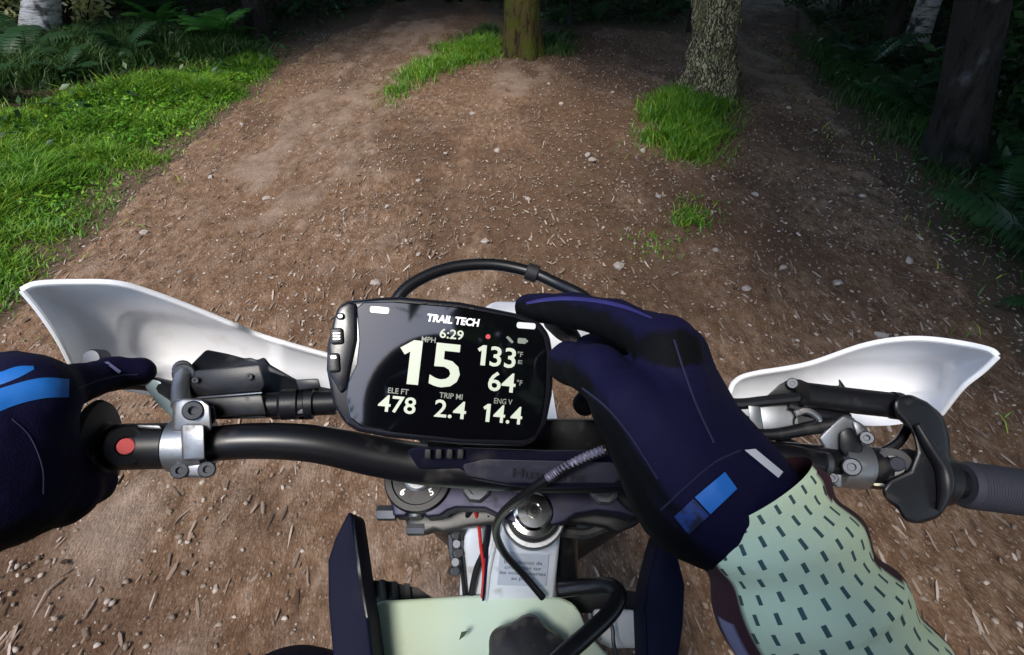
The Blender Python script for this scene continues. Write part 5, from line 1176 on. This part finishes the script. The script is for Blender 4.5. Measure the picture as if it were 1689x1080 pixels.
# right jersey sleeve
def sleeve_mat():
    m = mat('green_dotted_jersey', (.34, .46, .35), .85, bump=(900, .4, .0006)); nt = m.node_tree; N = nt.nodes; L = nt.links; b = N['Principled BSDF']
    uv = N.new('ShaderNodeUVMap'); sp = N.new('ShaderNodeSeparateXYZ'); L.new(uv.outputs['UV'], sp.inputs[0])
    def mth(op, a, b_=None, c=None):
        n = N.new('ShaderNodeMath'); n.operation = op
        for k_, v in enumerate((a, b_, c)):
            if v is None: continue
            if isinstance(v, (int, float)): n.inputs[k_].default_value = v
            else: L.new(v, n.inputs[k_])
        return n.outputs[0]
    u_, v_ = sp.outputs['X'], sp.outputs['Y']           # u round the arm (m), v along it (m)
    row = mth('FLOOR', mth('DIVIDE', v_, .0075)); off = mth('MULTIPLY', mth('MODULO', row, 2.0), .0053)
    uu = mth('ABSOLUTE', mth('SUBTRACT', mth('MODULO', mth('ADD', mth('ADD', u_, off), 1.3), .0106), .0053))
    vv = mth('ABSOLUTE', mth('SUBTRACT', mth('MODULO', v_, .0075), .00375))
    dot = mth('MULTIPLY', mth('LESS_THAN', uu, .0011), mth('LESS_THAN', vv, .0021))
    mx = N.new('ShaderNodeMix'); mx.data_type = 'RGBA'; mx.inputs['A'].default_value = (.60, .70, .47, 1); mx.inputs['B'].default_value = (.04, .085, .08, 1); L.new(dot, mx.inputs['Factor'])
    at = N.new('ShaderNodeAttribute'); at.attribute_name = 'side'
    m2 = N.new('ShaderNodeMix'); m2.data_type = 'RGBA'; L.new(mx.outputs['Result'], m2.inputs['A']); m2.inputs['B'].default_value = (.035, .004, .010, 1); L.new(at.outputs['Fac'], m2.inputs['Factor'])
    at2 = N.new('ShaderNodeAttribute'); at2.attribute_name = 'trim'
    m3 = N.new('ShaderNodeMix'); m3.data_type = 'RGBA'; L.new(m2.outputs['Result'], m3.inputs['A']); m3.inputs['B'].default_value = (.2, .19, .28, 1); L.new(at2.outputs['Fac'], m3.inputs['Factor'])
    L.new(m3.outputs['Result'], b.inputs['Base Color']); return m
ax = catmull(np.vstack([J((1226, 812, .272), (1276, 893, .268), (1330, 992, .264), (1388, 1088, .262)), [ELR * .6 + P(1388, 1088, .262) * .4, ELR]]), 150)
nA = 72; V_ = []; UVs = []; side = []; trim = []
T_ = np.gradient(ax, axis=0); T_ /= np.linalg.norm(T_, axis=1)[:, None]; ln = np.concatenate([[0], np.cumsum(np.linalg.norm(np.diff(ax, axis=0), axis=1))])
a0 = nrm(CAM - ax[40]); a0 = nrm(a0 - T_[40] * np.dot(a0, T_[40]))
for i in range(len(ax)):
    a = nrm(a0 - T_[i] * np.dot(a0, T_[i])); b = np.cross(T_[i], a); v = ln[i]
    for k in range(nA):
        th = 2 * math.pi * k / nA - math.pi
        r = .0335 + .008 * min(1, v / .06) + .004 * min(1, max(0, v - .06) / .1)
        fld = math.sin(v * 215 + 2.2 * math.sin(th * 1.0 + .7) + 1.2 * float(vnoise(v * 30, th * 1.1, 3)) * 3)
        r += .0021 * fld * min(1, v / .012) * (.45 + .75 * float(vnoise(v * 22 + 5, th * .9 + 3, 8))) + .0012 * math.sin(3 * th + v * 40)
        V_.append(ax[i] + (a * math.cos(th) + b * math.sin(th)) * r); UVs.append((th * .042, v))
        wob = .10 * math.sin(v * 60) + .06 * math.sin(v * 133 + 1)
        side.append(1.0 if (th > .66 + wob or th < -1.30 + wob) else 0.0); trim.append(1.0 if 1.0 < th < 1.35 and .045 < v < .085 else 0.0)
F_ = [(i * nA + k, i * nA + (k + 1) % nA, (i + 1) * nA + (k + 1) % nA, (i + 1) * nA + k) for i in range(len(ax) - 1) for k in range(nA - 1)] + [(i * nA + nA - 1, i * nA, (i + 1) * nA, (i + 1) * nA + nA - 1) for i in range(len(ax) - 1)]
part('jersey_sleeve', (V_, F_), sleeve_mat(), person, 'pale green sleeve with dark dashes and maroon underside', sharp=0, attrs={'side': side, 'trim': trim}, uv=UVs)
# left glove: fist round the grip, index finger on the lever
i_ = J((50, 655, .320), (125, 634, .352), (185, 616, .380), (232, 612, .392)); m_ = J((15, 632, .330), (40, 618, .375), (45, 680, .402), (40, 730, .398)); r_ = J((-45, 625, .338), (-30, 615, .378), (-25, 680, .402), (-30, 730, .396)); l_ = J((-100, 630, .342), (-90, 625, .375), (-85, 685, .395), (-85, 725, .392))
t_ = J((5, 800, .305), (105, 812, .335), (150, 796, .365), (165, 770, .395))
w1, w2 = P(-70, 800, .290), P(-120, 780, .295)
palm = [(w1, i_[0], .026, .0165), (w1, m_[0], .026, .0165), (w2, r_[0], .024, .016), (w2, l_[0], .022, .015), (w1, t_[0], .026, .021), (t_[0], i_[0], .019, .017), (P(-70, 745, .315), P(15, 735, .328), .030, .028), (w1, WRL, .028, .031), (t_[0], t_[1], .021, .017)]
groups = [(palm, .024), (chain(i_, [.0155, .0125, .0112, .0100]), .004), (chain(m_, [.0155, .013, .0115, .0105]), .005), (chain(r_, [.015, .0125, .011, .010]), .005), (chain(l_, [.014, .0115, .010, .009]), .005), (chain(t_[1:], [.016, .0135, .011]), .006)]
lV, lF = sdf_body(groups, .0021, .009, fold)
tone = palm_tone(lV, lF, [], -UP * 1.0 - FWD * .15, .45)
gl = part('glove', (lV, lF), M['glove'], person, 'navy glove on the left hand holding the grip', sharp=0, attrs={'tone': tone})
lb = bvh_of((lV, lF))
part('knuckle_stripe', ribbon([(-90, 705), (-30, 672), (20, 652), (70, 640), (114, 640)], [20, 19, 17, 17, 15], lb, .0012), M['blueprint'], gl, 'bright blue stripe across the knuckles')
part('knuckle_stripe', ribbon([(-90, 648), (-40, 634), (0, 624), (30, 613), (56, 606)], [12, 11, 10, 9, 3], lb, .0010), M['blueprint'], gl)
M['seam'] = mat('glove_seam_thread', (.009, .008, .036), .85)
for path in ([(130, 640), (160, 628), (195, 620), (228, 618)], [(20, 690), (50, 720), (70, 770), (72, 815)]):
    part('seam', ribbon(path, [1.6] * len(path), lb, .0008), M['seam'], gl)
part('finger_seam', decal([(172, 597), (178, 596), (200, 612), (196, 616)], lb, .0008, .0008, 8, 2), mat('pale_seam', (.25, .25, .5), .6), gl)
# knee guard and helmet
part('knee_guard', merge(*[lathe(np.array([-.239, .217, .795]), np.array([0, .5, .86]), [(.082, .0), (.080, .02), (.070, .045), (.05, .064), (.02, .072)], 48)], *[tube([np.array([-.239, .217, .795]) + nrm(np.array([0, .5, .86])) * (.012 + .009 * k) + (.084 - .0045 * k) * (np.array([1, 0, 0]) * math.cos(a) + np.array([0, .86, -.5]) * math.sin(a)) for a in np.linspace(0, 6.28, 37)], .0022, 6, m=60) for k in range(5)]), M['navy'], person, 'ribbed dark knee guard')
hv = sdf_body([([((0, -.21, 1.58), (0, -.20, 1.65), .118, .120), ((-.05, -.10, 1.50), (.05, -.10, 1.50), .032, .032)], .05)], .008, .03)
hm_ = part('helmet', hv, M['navy'], person, sharp=0)
part('goggles', slab([np.array([.085 * math.cos(a), -.080 - .02 * abs(math.cos(a)), 1.605 + .035 * math.sin(a)]) for a in np.linspace(0, 6.28, 25)[:-1]], np.array([0, -.05, 0]), .004, 2), M['screen'], hm_)
